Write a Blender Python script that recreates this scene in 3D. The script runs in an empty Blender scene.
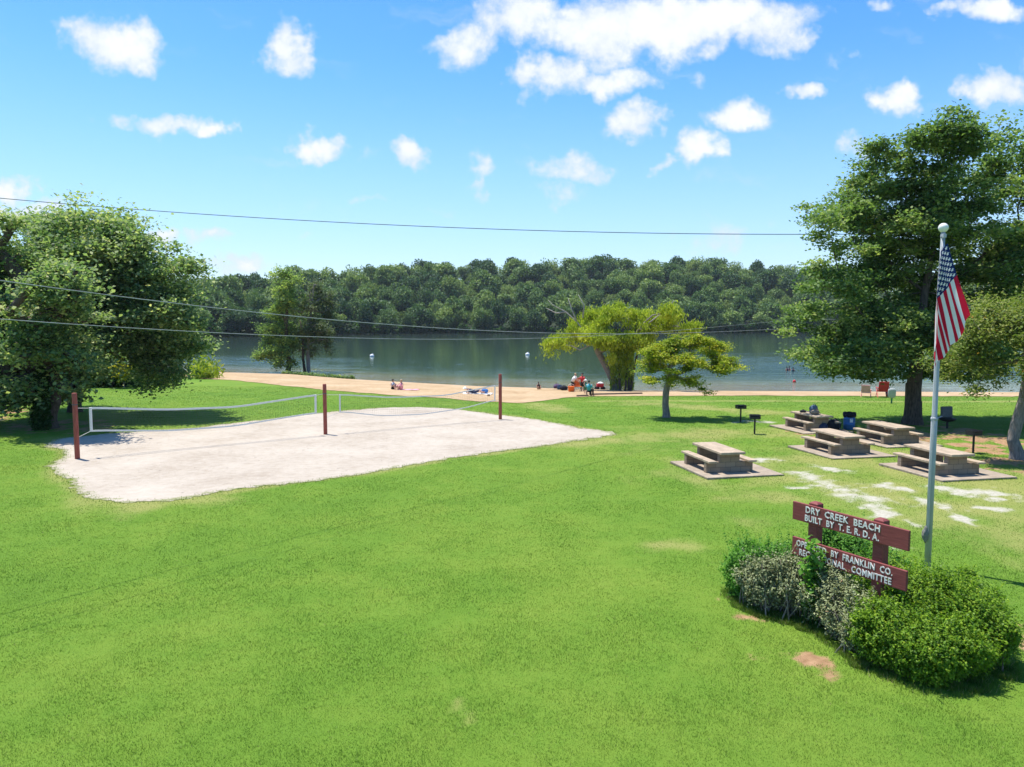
import bpy, bmesh, math, random
import numpy as np
from mathutils import Vector, Matrix

R = math.radians
S = bpy.context.scene
COL = S.collection
rng = np.random.default_rng(7)
random.seed(7)

# ------------------------------------------------------------------ camera
F_PX, W, H = 745.0, 1024.0, 767.0
CAM_Z, PITCH = 5.6, R(4.72)
cam_d = bpy.data.cameras.new('camera'); cam = bpy.data.objects.new('camera', cam_d); COL.objects.link(cam)
cam_d.sensor_width = 36.0; cam_d.lens = F_PX * 36.0 / W
cam_d.clip_start = 0.1; cam_d.clip_end = 8000
cam.location = (0, 0, CAM_Z); cam.rotation_euler = (R(90) - PITCH, 0, 0)
S.camera = cam
CP, SP = math.cos(PITCH), math.sin(PITCH)

def ray(px, py):
    a = (px - W / 2) / F_PX; b = -(py - H / 2) / F_PX
    return np.array([a, CP + b * SP, -SP + b * CP])

def at(px, py, Y):
    d = ray(px, py); t = Y / d[1]
    return np.array([d[0] * t, Y, CAM_Z + d[2] * t])

# ------------------------------------------------------------------ terrain function
WATER_Z = -1.7
SH_X = np.array([-400, -160, -90, -60, -45, -30, -21, -3.6, 5.2, 13.5, 30, 50, 90, 160, 400.])
SH_Y = np.array([150, 140, 125, 114, 108, 103, 95, 84, 81, 79, 78, 77, 78, 84, 110.])
def shore(x): return np.interp(x, SH_X, SH_Y)
def terrain(x, y):
    x = np.asarray(x, float); y = np.asarray(y, float)
    d = shore(x) - y
    z = np.where(d > 0, WATER_Z * np.exp(-np.maximum(d, 0) / 16.0), WATER_Z + 0.09 * d)
    z = np.maximum(z, -5.0)
    und = 0.05 * np.sin(x * 0.21 + 1.3) * np.sin(y * 0.17 + 0.4) * np.clip(d / 20, 0, 1)
    return z + und
def gnd(px, py):
    d = ray(px, py); t = 3.0
    for _ in range(6000):
        p = d * t
        if CAM_Z + p[2] <= max(float(terrain(p[0], p[1])), WATER_Z): break
        t += 0.02 + t * 0.0004
    return np.array([p[0], p[1], float(terrain(p[0], p[1]))])
def tz(x, y): return float(terrain(x, y))

# ------------------------------------------------------------------ numpy value noise
def hash2(i, j, s):
    n = (i * 374761393 + j * 668265263 + s * 982451653) & 0x7fffffff
    n = ((n ^ (n >> 13)) * 1274126177) & 0x7fffffff
    return ((n ^ (n >> 16)) & 0xffff) / 65535.0
def vnoise(x, y, s=0):
    xi = np.floor(x).astype(np.int64); yi = np.floor(y).astype(np.int64)
    fx = x - xi; fy = y - yi
    fx = fx * fx * (3 - 2 * fx); fy = fy * fy * (3 - 2 * fy)
    a = hash2(xi, yi, s); b = hash2(xi + 1, yi, s); c = hash2(xi, yi + 1, s); d = hash2(xi + 1, yi + 1, s)
    return (a * (1 - fx) + b * fx) * (1 - fy) + (c * (1 - fx) + d * fx) * fy
def fbm(x, y, s=0, o=4):
    v = 0; a = .5; t = 0
    for k in range(o):
        v = v + a * vnoise(x * 2 ** k, y * 2 ** k, s + k * 17); t += a; a *= .5
    return v / t

# ------------------------------------------------------------------ mesh helpers
def mesh_np(name, verts, faces, mat=None, parent=None, smooth=False, fattr=None, vattr=None, loc=None):
    """faces: (n,k) int array (uniform) or list of such arrays"""
    if not isinstance(faces, list): faces = [faces]
    faces = [np.asarray(f) for f in faces if len(f)]
    me = bpy.data.meshes.new(name)
    v = np.asarray(verts, np.float32)
    me.vertices.add(len(v)); me.vertices.foreach_set('co', v.ravel())
    nl = sum(f.size for f in faces); npoly = sum(len(f) for f in faces)
    me.loops.add(nl); me.polygons.add(npoly)
    me.loops.foreach_set('vertex_index', np.concatenate([f.ravel() for f in faces]).astype(np.int32))
    tot = np.concatenate([np.full(len(f), f.shape[1]) for f in faces])
    st = np.concatenate([[0], np.cumsum(tot)[:-1]])
    me.polygons.foreach_set('loop_start', st.astype(np.int32))
    me.polygons.foreach_set('loop_total', tot.astype(np.int32))
    me.update(calc_edges=True)
    if smooth: me.polygons.foreach_set('use_smooth', np.ones(npoly, bool))
    for k, a in (fattr or {}).items():
        at_ = me.attributes.new(k, 'FLOAT', 'FACE'); at_.data.foreach_set('value', np.asarray(a, np.float32))
    for k, a in (vattr or {}).items():
        at_ = me.attributes.new(k, 'FLOAT', 'POINT'); at_.data.foreach_set('value', np.asarray(a, np.float32))
    if mat: me.materials.append(mat)
    o = bpy.data.objects.new(name, me); COL.objects.link(o)
    if parent: o.parent = parent
    if loc is not None: o.location = loc
    return o

def obj(name, bm, mat, parent=None, smooth=False, bevel=0):
    me = bpy.data.meshes.new(name)
    bmesh.ops.recalc_face_normals(bm, faces=bm.faces)
    bm.to_mesh(me); bm.free()
    if smooth:
        for p in me.polygons: p.use_smooth = True
    if mat: me.materials.append(mat)
    o = bpy.data.objects.new(name, me); COL.objects.link(o)
    if parent: o.parent = parent
    if bevel:
        m = o.modifiers.new('bevel', 'BEVEL'); m.width = bevel; m.segments = 2; m.limit_method = 'ANGLE'
    return o

def bx(bm, c, s, rot=None):
    """box centre c, full size s"""
    r = bmesh.ops.create_cube(bm, size=1.0)
    M = Matrix.Translation(Vector(c)) @ (rot.to_4x4() if rot else Matrix.Identity(4)) @ Matrix.Diagonal((s[0], s[1], s[2], 1))
    bmesh.ops.transform(bm, matrix=M, verts=r['verts']); return r['verts']

def tube(bm, pts, rad, n=8, cap=True):
    pts = [Vector(p) for p in pts]
    if not hasattr(rad, '__len__'): rad = [rad] * len(pts)
    rings = []
    for i, p in enumerate(pts):
        d = (pts[min(i + 1, len(pts) - 1)] - pts[max(i - 1, 0)]).normalized()
        u = d.cross(Vector((0.31, 0.17, 0.93)))
        if u.length < 1e-3: u = d.cross(Vector((1, 0, 0)))
        u.normalize(); w = d.cross(u)
        rings.append([bm.verts.new(p + (u * math.cos(2 * math.pi * k / n) + w * math.sin(2 * math.pi * k / n)) * rad[i]) for k in range(n)])
    for a, b in zip(rings, rings[1:]):
        for k in range(n): bm.faces.new((a[k], a[(k + 1) % n], b[(k + 1) % n], b[k]))
    if cap:
        bm.faces.new(rings[0][::-1]); bm.faces.new(rings[-1])

def lathe(bm, prof, n=24, c=(0, 0, 0)):
    rings = [[bm.verts.new((c[0] + r * math.cos(2 * math.pi * k / n), c[1] + r * math.sin(2 * math.pi * k / n), c[2] + z)) for k in range(n)] for r, z in prof]
    for a, b in zip(rings, rings[1:]):
        for k in range(n): bm.faces.new((a[k], a[(k + 1) % n], b[(k + 1) % n], b[k]))
    bm.faces.new(rings[0][::-1]); bm.faces.new(rings[-1])

def blob(bm, c, s, seed=0, amp=.12, sub=3):
    r = bmesh.ops.create_icosphere(bm, subdivisions=sub, radius=1)
    rr = random.Random(seed); ph = [rr.uniform(0, 6) for _ in range(6)]
    for v in r['verts']:
        k = 1 + amp * (math.sin(3 * v.co.x + ph[0]) * math.sin(4 * v.co.y + ph[1]) + .6 * math.sin(7 * v.co.z + ph[2]) * math.sin(6 * v.co.x + ph[3]))
        v.co = Vector((c[0] + v.co.x * s[0] * k, c[1] + v.co.y * s[1] * k, c[2] + v.co.z * s[2] * k))

def thing(name, label, cat, loc=(0, 0, 0), rz=0, group=None):
    o = bpy.data.objects.new(name, None); COL.objects.link(o); o.empty_display_size = .2
    o.location = loc; o.rotation_euler = (0, 0, rz); return tag(o, label, cat, group)
def tag(o, label, cat, group=None, kind=None):
    if label: o['label'] = label
    if cat: o['category'] = cat
    if group: o['group'] = group
    if kind: o['kind'] = kind
    return o
def struct(o, label=None): o['kind'] = 'structure'; return o
def copy_tree(o, parent=None, label=None, loc=None, rz=None):
    c = o.copy(); COL.objects.link(c); c.parent = parent
    if label: c['label'] = label
    if loc is not None: c.location = loc
    if rz is not None: c.rotation_euler = (0, 0, rz)
    for ch in list(o.children): copy_tree(ch, c)
    return c

# ------------------------------------------------------------------ material helpers
class NT:
    def __init__(s, nt): s.nt = nt
    def n(s, t, **kw):
        nd = s.nt.nodes.new(t)
        for k, v in kw.items(): setattr(nd, k, v)
        return nd
    def set(s, nd, **kw):
        for k, v in kw.items():
            nd.inputs[k].default_value = v
        return nd
    def L(s, a, b): s.nt.links.new(a, b)
    def put(s, sock, v):
        if hasattr(v, 'is_output') or isinstance(v, bpy.types.NodeSocket): s.L(v, sock)
        else: sock.default_value = v
    def math(s, op, a, b=0.0, c=0.0, clamp=False):
        nd = s.n('ShaderNodeMath', operation=op); nd.use_clamp = clamp
        for i, v in enumerate((a, b, c)): s.put(nd.inputs[i], v)
        return nd.outputs[0]
    def vmath(s, op, a, b=(0, 0, 0)):
        nd = s.n('ShaderNodeVectorMath', operation=op)
        s.put(nd.inputs[0], a); s.put(nd.inputs[1], b)
        return nd.outputs['Value'] if op in ('LENGTH', 'DOT_PRODUCT', 'DISTANCE') else nd.outputs[0]
    def noise(s, vec, scale, detail=4, rough=.55, dist=0):
        nd = s.n('ShaderNodeTexNoise'); s.set(nd, Scale=scale, Detail=detail, Roughness=rough, Distortion=dist)
        if vec is not None: s.L(vec, nd.inputs['Vector'])
        return nd.outputs['Fac']
    def ramp(s, fac, stops):
        nd = s.n('ShaderNodeValToRGB'); cr = nd.color_ramp
        while len(cr.elements) < len(stops): cr.elements.new(.5)
        for e, (p, c) in zip(cr.elements, stops):
            e.position = p; e.color = (*c, 1) if len(c) == 3 else c
        s.put(nd.inputs[0], fac); return nd.outputs[0]
    def mr(s, v, a, b, c=0.0, d=1.0, smooth=True):
        nd = s.n('ShaderNodeMapRange'); nd.interpolation_type = 'SMOOTHSTEP' if smooth else 'LINEAR'
        s.put(nd.inputs[0], v)
        for i, x in enumerate((a, b, c, d)): nd.inputs[i + 1].default_value = x
        return nd.outputs[0]
    def mix(s, f, a, b, mode='MIX'):
        nd = s.n('ShaderNodeMix', data_type='RGBA', blend_type=mode)
        s.put(nd.inputs[0], f)
        for i, v in ((6, a), (7, b)):
            if isinstance(v, tuple): nd.inputs[i].default_value = (*v, 1) if len(v) == 3 else v
            else: s.L(v, nd.inputs[i])
        return nd.outputs[2]
    def attr(s, name): return s.n('ShaderNodeAttribute', attribute_name=name).outputs['Fac']
    def coord(s, k='Object'): return s.n('ShaderNodeTexCoord').outputs[k]
    def bump(s, h, strength=.3, dist=.02):
        nd = s.n('ShaderNodeBump'); s.set(nd, Strength=strength, Distance=dist); s.L(h, nd.inputs['Height']); return nd.outputs[0]

def new_mat(name):
    m = bpy.data.materials.new(name); m.use_nodes = True; m.node_tree.nodes.clear()
    t = NT(m.node_tree); out = t.n('ShaderNodeOutputMaterial'); return m, t, out
def pbsdf(t, out, color, rough=.7, normal=None, spec=.3, metal=0.0):
    b = t.n('ShaderNodeBsdfPrincipled')
    if isinstance(color, tuple): b.inputs['Base Color'].default_value = (*color, 1)
    else: t.L(color, b.inputs['Base Color'])
    t.put(b.inputs['Roughness'], rough); b.inputs['Specular IOR Level'].default_value = spec; b.inputs['Metallic'].default_value = metal
    if normal is not None: t.L(normal, b.inputs['Normal'])
    t.L(b.outputs[0], out.inputs[0]); return b
def worn(name, color, var=.25, scale=6, rough=.75, bump=.2, spec=.3, metal=0.0, dark=None):
    m, t, out = new_mat(name); co = t.coord()
    n1 = t.noise(co, scale, 5, .6); n2 = t.noise(co, scale * 7, 3, .6)
    f = t.math('MULTIPLY_ADD', n2, .4, t.math('MULTIPLY', n1, .6))
    lo = dark or tuple(c * (1 - var) for c in color); hi = tuple(min(1, c * (1 + var)) for c in color)
    c = t.ramp(f, [(.3, lo), (.7, hi)])
    pbsdf(t, out, c, rough, t.bump(n2, bump, .01), spec, metal); return m
def leaf_mat(name, cols, trans=.45, rough=.55, rnd=0.0, spec=.15, orange=None):
    """colour from the leaf's own tint attribute"""
    m, t, out = new_mat(name)
    f = t.attr('tint')
    if rnd:
        oi = t.n('ShaderNodeObjectInfo'); f = t.math('ADD', f, t.math('MULTIPLY', t.math('SUBTRACT', oi.outputs['Random'], .5), rnd), clamp=True)
    st = [(i / (len(cols) - 1) * (.93 if orange else 1), c) for i, c in enumerate(cols)]
    if orange: st += [(.96, orange)]
    c = t.ramp(f, st)
    b = t.n('ShaderNodeBsdfPrincipled'); t.L(c, b.inputs['Base Color']); b.inputs['Roughness'].default_value = rough
    b.inputs['Specular IOR Level'].default_value = spec
    tr = t.n('ShaderNodeBsdfTranslucent')
    t.L(t.mix(.55, c, (.75, 1.0, .12), 'MULTIPLY'), tr.inputs[0])
    mx = t.n('ShaderNodeMixShader'); mx.inputs[0].default_value = trans
    t.L(b.outputs[0], mx.inputs[1]); t.L(tr.outputs[0], mx.inputs[2]); t.L(mx.outputs[0], out.inputs[0]); return m

def bark_mat(name, c0, c1):
    m, t, out = new_mat(name); co = t.coord()
    mp = t.n('ShaderNodeMapping'); mp.inputs['Scale'].default_value = (7, 7, 1.4); t.L(co, mp.inputs[0])
    n = t.noise(mp.outputs[0], 2.2, 6, .65)
    pbsdf(t, out, t.ramp(n, [(.3, c0), (.7, c1)]), .9, t.bump(n, .7, .05)); return m

M = {}
M['bark_dark'] = bark_mat('bark_dark', (.035, .026, .02), (.14, .11, .085))
M['bark_grey'] = bark_mat('bark_grey', (.12, .10, .085), (.34, .30, .26))
M['dead_wood'] = bark_mat('dead_wood', (.22, .20, .18), (.5, .46, .42))
M['leaf_maple'] = leaf_mat('leaf_maple', [(0.0666, 0.129, 0.0465), (0.14, 0.232, 0.0695), (0.277, 0.372, 0.108), (0.482, 0.511, 0.175)])
M['leaf_left'] = leaf_mat('leaf_left', [(0.0846, 0.153, 0.0702), (0.199, 0.296, 0.116), (0.4, 0.471, 0.186), (0.752, 0.707, 0.349)])
M['leaf_olive'] = leaf_mat('leaf_olive', [(0.0776, 0.133, 0.0267), (0.171, 0.238, 0.052), (0.296, 0.327, 0.0891), (0.389, 0.386, 0.119)], orange=(.38, .20, .04))
M['leaf_small'] = leaf_mat('leaf_small', [(0.117, 0.204, 0.0172), (0.257, 0.333, 0.0286), (0.441, 0.462, 0.0429), (0.652, 0.519, 0.0572)], trans=.38)
M['leaf_willow'] = leaf_mat('leaf_willow', [(0.193, 0.278, 0.0274), (0.368, 0.44, 0.0411), (0.544, 0.586, 0.0638), (0.665, 0.684, 0.114)], trans=.42)
M['leaf_poplar'] = leaf_mat('leaf_poplar', [(0.104, 0.183, 0.0607), (0.208, 0.315, 0.0944), (0.416, 0.529, 0.135), (0.79, 0.796, 0.186)])
M['leaf_grey'] = leaf_mat('leaf_grey', [(0.0688, 0.0975, 0.0438), (0.119, 0.156, 0.0688), (0.188, 0.234, 0.106), (0.275, 0.325, 0.163)], trans=.3)
M['leaf_yellow'] = leaf_mat('leaf_yellow', [(.4, .36, .02), (.6, .52, .03), (.75, .66, .04)], trans=.4)
M['leaf_box'] = leaf_mat('leaf_box', [(0.0365, 0.0986, 0.00918), (0.11, 0.223, 0.0153), (0.237, 0.378, 0.0245), (0.421, 0.526, 0.0459)], rough=.5, spec=.2)
M['leaf_green'] = leaf_mat('leaf_green', [(0.032, 0.112, 0.016), (0.08, 0.224, 0.032), (0.16, 0.352, 0.048), (0.272, 0.48, 0.08)])
M['leaf_silver'] = leaf_mat('leaf_silver', [(0.0774, 0.0908, 0.038), (0.177, 0.202, 0.0909), (0.298, 0.33, 0.16), (0.419, 0.437, 0.235)], trans=.2, orange=(.33, .20, .12))
M['leaf_forest'] = leaf_mat('leaf_forest', [(0.0435, 0.0936, 0.0369), (0.0871, 0.156, 0.0475), (0.151, 0.233, 0.066), (0.259, 0.334, 0.0925)], rnd=.95, trans=.25)
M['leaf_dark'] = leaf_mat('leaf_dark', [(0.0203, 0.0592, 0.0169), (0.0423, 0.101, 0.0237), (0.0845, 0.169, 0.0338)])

# ------------------------------------------------------------------ foliage
def leaf_quads(P, size, up=.6, asp=1.5, fold=.15, size_var=.35, outward=None):
    """n leaf-shaped folded quads centred on P"""
    n = len(P)
    nrm = rng.normal(size=(n, 3)); nrm /= np.linalg.norm(nrm, axis=1)[:, None] + 1e-9
    nrm[:, 2] = np.abs(nrm[:, 2]) + up
    if outward is not None: nrm = nrm + outward
    nrm /= np.linalg.norm(nrm, axis=1)[:, None] + 1e-9
    a = rng.normal(size=(n, 3)); a -= nrm * (a * nrm).sum(1)[:, None]; a /= np.linalg.norm(a, axis=1)[:, None] + 1e-9
    b = np.cross(nrm, a)
    s = size * (1 + rng.uniform(-size_var, size_var, n))[:, None]
    L = a * s * .5 * asp ** .5; Wd = b * s * .5 / asp ** .5; up_ = nrm * s * fold
    v = np.stack([P - L, P - Wd + up_, P + L, P + Wd + up_], 1).reshape(-1, 3)
    f = np.arange(4 * n).reshape(n, 4)
    return v, f

def drooping_quads(P, size, asp=3.5):
    n = len(P)
    a = rng.normal(size=(n, 3)) * .45; a[:, 2] -= .9; a /= np.linalg.norm(a, axis=1)[:, None]
    b = rng.normal(size=(n, 3)); b -= a * (a * b).sum(1)[:, None]; b /= np.linalg.norm(b, axis=1)[:, None]
    s = size * (1 + rng.uniform(-.35, .35, n))[:, None]
    L = a * s * .5 * asp ** .5; Wd = b * s * .5 / asp ** .5
    v = np.stack([P - L, P - Wd, P + L, P + Wd], 1).reshape(-1, 3)
    return v, np.arange(4 * n).reshape(n, 4)

def sample_lobes(lobes, n, shell=.45):
    lo = np.array(lobes, float)
    w = (lo[:, 3] * lo[:, 4] * lo[:, 5]) ** (2 / 3); w /= w.sum()
    k = rng.choice(len(lo), n, p=w)
    d = rng.normal(size=(n, 3)); d /= np.linalg.norm(d, axis=1)[:, None]
    r = rng.uniform(0, 1, n) ** shell
    return lo[k, :3] + d * r[:, None] * lo[k, 3:6], k

def branches(base_pts, base_rad, tips, fork=None, step=.9, tip_r=.012, power=.48, sag=.1, wob=.12):
    """limbs from a trunk polyline out to the leaf clusters; returns tubes"""
    nodes = [np.array(p, float) for p in base_pts]; par = [-1] + list(range(len(base_pts) - 1))
    top = nodes[-1]; first = fork or max(1, len(base_pts) // 2)
    pathlen = [0.0]
    for i in range(1, len(nodes)): pathlen.append(pathlen[-1] + np.linalg.norm(nodes[i] - nodes[i - 1]))
    order = np.argsort(np.linalg.norm(tips - top, axis=1)); leaf_of = []
    for ti in order:
        t = tips[ti]
        A = np.array(nodes[first:]); PL = np.array(pathlen[first:])
        dv = t - A; dist = np.linalg.norm(dv, axis=1)
        pen = np.where(dv[:, 2] < -.2 * dist, dist * .5, 0)
        j = int(np.argmin(dist + .22 * PL + pen)) + first
        p0 = nodes[j]; m = max(1, int(dist[j - first] / step)); prev = j
        perp = rng.normal(size=3) * wob * dist[j - first]
        for k in range(1, m + 1):
            u = k / m
            q = p0 * (1 - u) + t * u + perp * math.sin(math.pi * u) * .5 + np.array([0, 0, sag * dist[j - first] * math.sin(math.pi * u)])
            nodes.append(q); par.append(prev); pathlen.append(pathlen[prev] + np.linalg.norm(q - nodes[prev])); prev = len(nodes) - 1
        leaf_of.append(prev)
    cnt = np.zeros(len(nodes))
    for l in leaf_of: cnt[l] += 1
    for i in range(len(nodes) - 1, 0, -1): cnt[par[i]] += cnt[i]
    nb = len(base_pts)
    rad = np.maximum(tip_r, base_rad[-1] * (cnt / max(1, cnt[nb - 1])) ** power)
    rad[:nb] = base_rad
    V = []; Fq = []; off = 0; K = 7
    N = np.array(nodes)
    ang = np.arange(K) * 2 * math.pi / K
    for i in range(1, len(nodes)):
        a, b = N[par[i]], N[i]; d = b - a; l = np.linalg.norm(d)
        if l < 1e-5: continue
        d = d / l; u = np.cross(d, (.31, .17, .93)); u /= np.linalg.norm(u); w = np.cross(d, u)
        r0 = min(rad[par[i]], rad[i] * 1.35) if i >= nb else rad[par[i]]; r1 = rad[i]
        c = np.cos(ang)[:, None] * u + np.sin(ang)[:, None] * w
        V.append(a - d * r0 * .3 + c * r0); V.append(b + d * r1 * .3 + c * r1)
        ii = np.arange(K); jj = (ii + 1) % K
        Fq.append(np.stack([off + ii, off + jj, off + K + jj, off + K + ii], 1)); off += 2 * K
    return np.concatenate(V), np.concatenate(Fq)

def tree(name, label, base, trunk, trunk_r, lobes, n_cl, per, sigma, size, leaf, bark, group=None, shell=.45, flat=.55, droop=False, asp=1.4, up=.6, sag=.1, tip_pow=.48, cl_tint=.65, clump=1.15, cpp=2.6, fork=None):
    """trunk: polyline of world points, trunk_r radii; lobes: world ellipsoids"""
    base = np.array(base, float)
    root = thing(name, label, 'tree', tuple(base), 0, group)
    m_ = max(3, int(n_cl / cpp)); prim, k = sample_lobes(lobes, m_, shell)
    pi = rng.integers(0, m_, n_cl); tips = prim[pi] + rng.normal(size=(n_cl, 3)) * np.array([1, 1, .55]) * sigma * clump
    ptint = rng.uniform(-.5, .5, m_)[pi]
    V, Fq = branches([np.array(p) for p in trunk], trunk_r, tips, fork, sag=sag, power=tip_pow)
    # root flare
    mesh_np('trunk', V - base, Fq, bark, root, smooth=True)
    ci = np.repeat(np.arange(n_cl), per)
    sg = sigma * (1 + rng.uniform(-.35, .45, n_cl))[ci]
    off = rng.normal(size=(len(ci), 3)) * sg[:, None]; off[:, 2] *= flat
    P = tips[ci] + off
    if droop: P[:, 2] -= np.abs(rng.normal(size=len(P))) * sigma * .5
    v, f = (drooping_quads(P, size) if droop else leaf_quads(P, size, up=up, asp=asp))
    lo = np.array(lobes); zr = (P[:, 2] - lo[:, 2].min()) / (np.ptp(lo[:, 2]) + 1)
    tint = .40 + cl_tint * (.6 * rng.uniform(-.5, .5, n_cl) + .6 * ptint)[ci] + rng.normal(size=len(ci)) * .19
    tint = np.clip(tint, 0, .90)
    fl = rng.uniform(size=len(ci)) < .006; tint[fl] = 1.0
    mesh_np('crown', v - base, f, leaf, root, fattr={'tint': tint})
    return root

def px_lobes(spec, Y, dy=3.0, seed=1, depth=1.0):
    """(px,py,rx,ry[,dY]) in pixels at depth Y -> world ellipsoids with real depth"""
    r = random.Random(seed); out = []
    for q in spec:
        yy = Y + (q[4] if len(q) > 4 else r.uniform(-dy, dy))
        c = at(q[0], q[1], yy); s = yy / F_PX
        out.append((c[0], c[1], c[2], q[2] * s, (q[2] + q[3]) / 2 * s * depth, q[3] * s))
    return out

def shrub(name, label, base, lobes, n, size, leaf, stems=14, bark='bark_grey', asp=1.6, jit=.10, cat='shrub', group=None, rmin=.62, up=.3, sprig=0):
    base = np.array(base, float)
    root = thing(name, label, cat, tuple(base), 0, group)
    lo = np.array(lobes, float)
    w = (lo[:, 3] * lo[:, 4] * lo[:, 5]) ** (2 / 3); w /= w.sum()
    k = rng.choice(len(lo), n, p=w)
    d = rng.normal(size=(n, 3)); d /= np.linalg.norm(d, axis=1)[:, None]
    # clumpy surface: noise on direction
    q = d * 3.1 + lo[k, :3] * 1.7
    bumpy = .5 * vnoise(q[:, 0] * 1.6 + 5, q[:, 1] * 1.6 + q[:, 2] * 1.3, 3) + .5 * vnoise(q[:, 0] * 3.4 + q[:, 2] * 2.9, q[:, 1] * 3.4 + 9, 5)
    r = rmin + (1 - rmin) * rng.uniform(0, 1, n) ** .5
    lowf = vnoise(lo[k, 0] + d[:, 0] * 1.3 + 31, lo[k, 1] + d[:, 1] * 1.3 + d[:, 2] * 1.1, 12) - .5
    r = r * (1 + (bumpy - .5) * 3.2 * jit + lowf * jit * 1.6)
    P = lo[k, :3] + d * r[:, None] * lo[k, 3:6]
    P += rng.normal(size=P.shape) * size * .5
    ok = P[:, 2] > terrain(P[:, 0], P[:, 1]) + .01
    P, d, bumpy, k = P[ok], d[ok], bumpy[ok], k[ok]
    if sprig:   # upright shoots sticking out of the outline
        m = sprig; sel = rng.choice(len(P), m); cnt = 9
        S0 = P[sel]; dr = d[sel] * .6 + np.array([0, 0, .7]) + rng.normal(size=(m, 3)) * .25
        u = np.linspace(.2, 1, cnt)
        PS = (S0[:, None, :] + dr[:, None, :] * (u[None, :, None] * size * rng.uniform(2, 8, m)[:, None, None])).reshape(-1, 3)
        P = np.concatenate([P, PS]); d = np.concatenate([d, np.repeat(d[sel], cnt, 0)]); bumpy = np.concatenate([bumpy, np.repeat(bumpy[sel] * .5 + .4, cnt)])
    v, f = leaf_quads(P, size, up=up, asp=asp, outward=d * .7)
    tint = np.clip(.42 + (bumpy - .5) * .5 + rng.normal(size=len(P)) * .17, 0, .9)
    tint[rng.uniform(size=len(P)) < .004] = 1.0
    mesh_np('foliage', v - base, f, leaf, root, fattr={'tint': tint})
    bm = bmesh.new()
    for i in range(stems):
        j = rng.choice(len(lo), p=w); dd = rng.normal(size=3); dd[2] = abs(dd[2]) + .3; dd /= np.linalg.norm(dd)
        tip = lo[j, :3] + dd * lo[j, 3:6] * .85
        b = np.array([lo[j, 0] + rng.normal() * .12, lo[j, 1] + rng.normal() * .12, 0]); b[2] = tz(b[0], b[1]) - .03
        mid = (b + tip) / 2 + rng.normal(size=3) * .07
        tube(bm, [b - base, mid - base, tip - base], [.016, .012, .005], 5)
    obj('stem', bm, M[bark], root, smooth=True)
    return root

exec_parts = []

# ------------------------------------------------------------------ sun, sky with clouds
SUN_EL, SHADOW_DIR = 72.0, (0.80, -0.60)          # shadows fall to the right and a little towards the camera
sun_d = bpy.data.lights.new('sun', 'SUN'); sun = bpy.data.objects.new('sun', sun_d); COL.objects.link(sun)
sun_d.energy = 4.35; sun_d.angle = R(.53); sun_d.color = (1, .955, .88)
ch_ = math.cos(R(SUN_EL)); ldir = Vector((SHADOW_DIR[0] * ch_, SHADOW_DIR[1] * ch_, -math.sin(R(SUN_EL))))
sun.rotation_euler = ldir.to_track_quat('-Z', 'Y').to_euler(); sun.location = (-20, 30, 80)
wd = bpy.data.worlds.new('World'); S.world = wd; wd.use_nodes = True; wd.node_tree.nodes.clear()
t = NT(wd.node_tree); wout = t.n('ShaderNodeOutputWorld'); bg = t.n('ShaderNodeBackground')
sky = t.n('ShaderNodeTexSky', sky_type='NISHITA'); sky.sun_disc = False
sky.sun_elevation = R(SUN_EL); sky.sun_rotation = math.atan2(-SHADOW_DIR[0], -SHADOW_DIR[1])
sky.air_density = 1.0; sky.dust_density = .35; sky.ozone_density = 2.2; sky.altitude = 100
hs = t.n('ShaderNodeHueSaturation'); t.set(hs, Hue=.504, Saturation=1.36, Value=1.0); t.L(sky.outputs[0], hs.inputs['Color'])
gdir = t.coord('Generated')
sep = t.n('ShaderNodeSeparateXYZ'); t.L(gdir, sep.inputs[0])
yc = t.math('MAXIMUM', sep.outputs[1], .02)
cmb = t.n('ShaderNodeCombineXYZ'); t.L(t.math('DIVIDE', sep.outputs[0], yc), cmb.inputs[0]); t.L(t.math('DIVIDE', sep.outputs[2], yc), cmb.inputs[1])
uv = cmb.outputs[0]
wn = t.n('ShaderNodeTexNoise'); t.set(wn, Scale=11.0, Detail=4.0, Roughness=.6); t.L(uv, wn.inputs['Vector'])
warp = t.vmath('MULTIPLY', t.vmath('SUBTRACT', wn.outputs['Color'], (.5, .5, .5)), (.13, .08, 0))
uvw = t.vmath('ADD', uv, warp)
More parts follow.
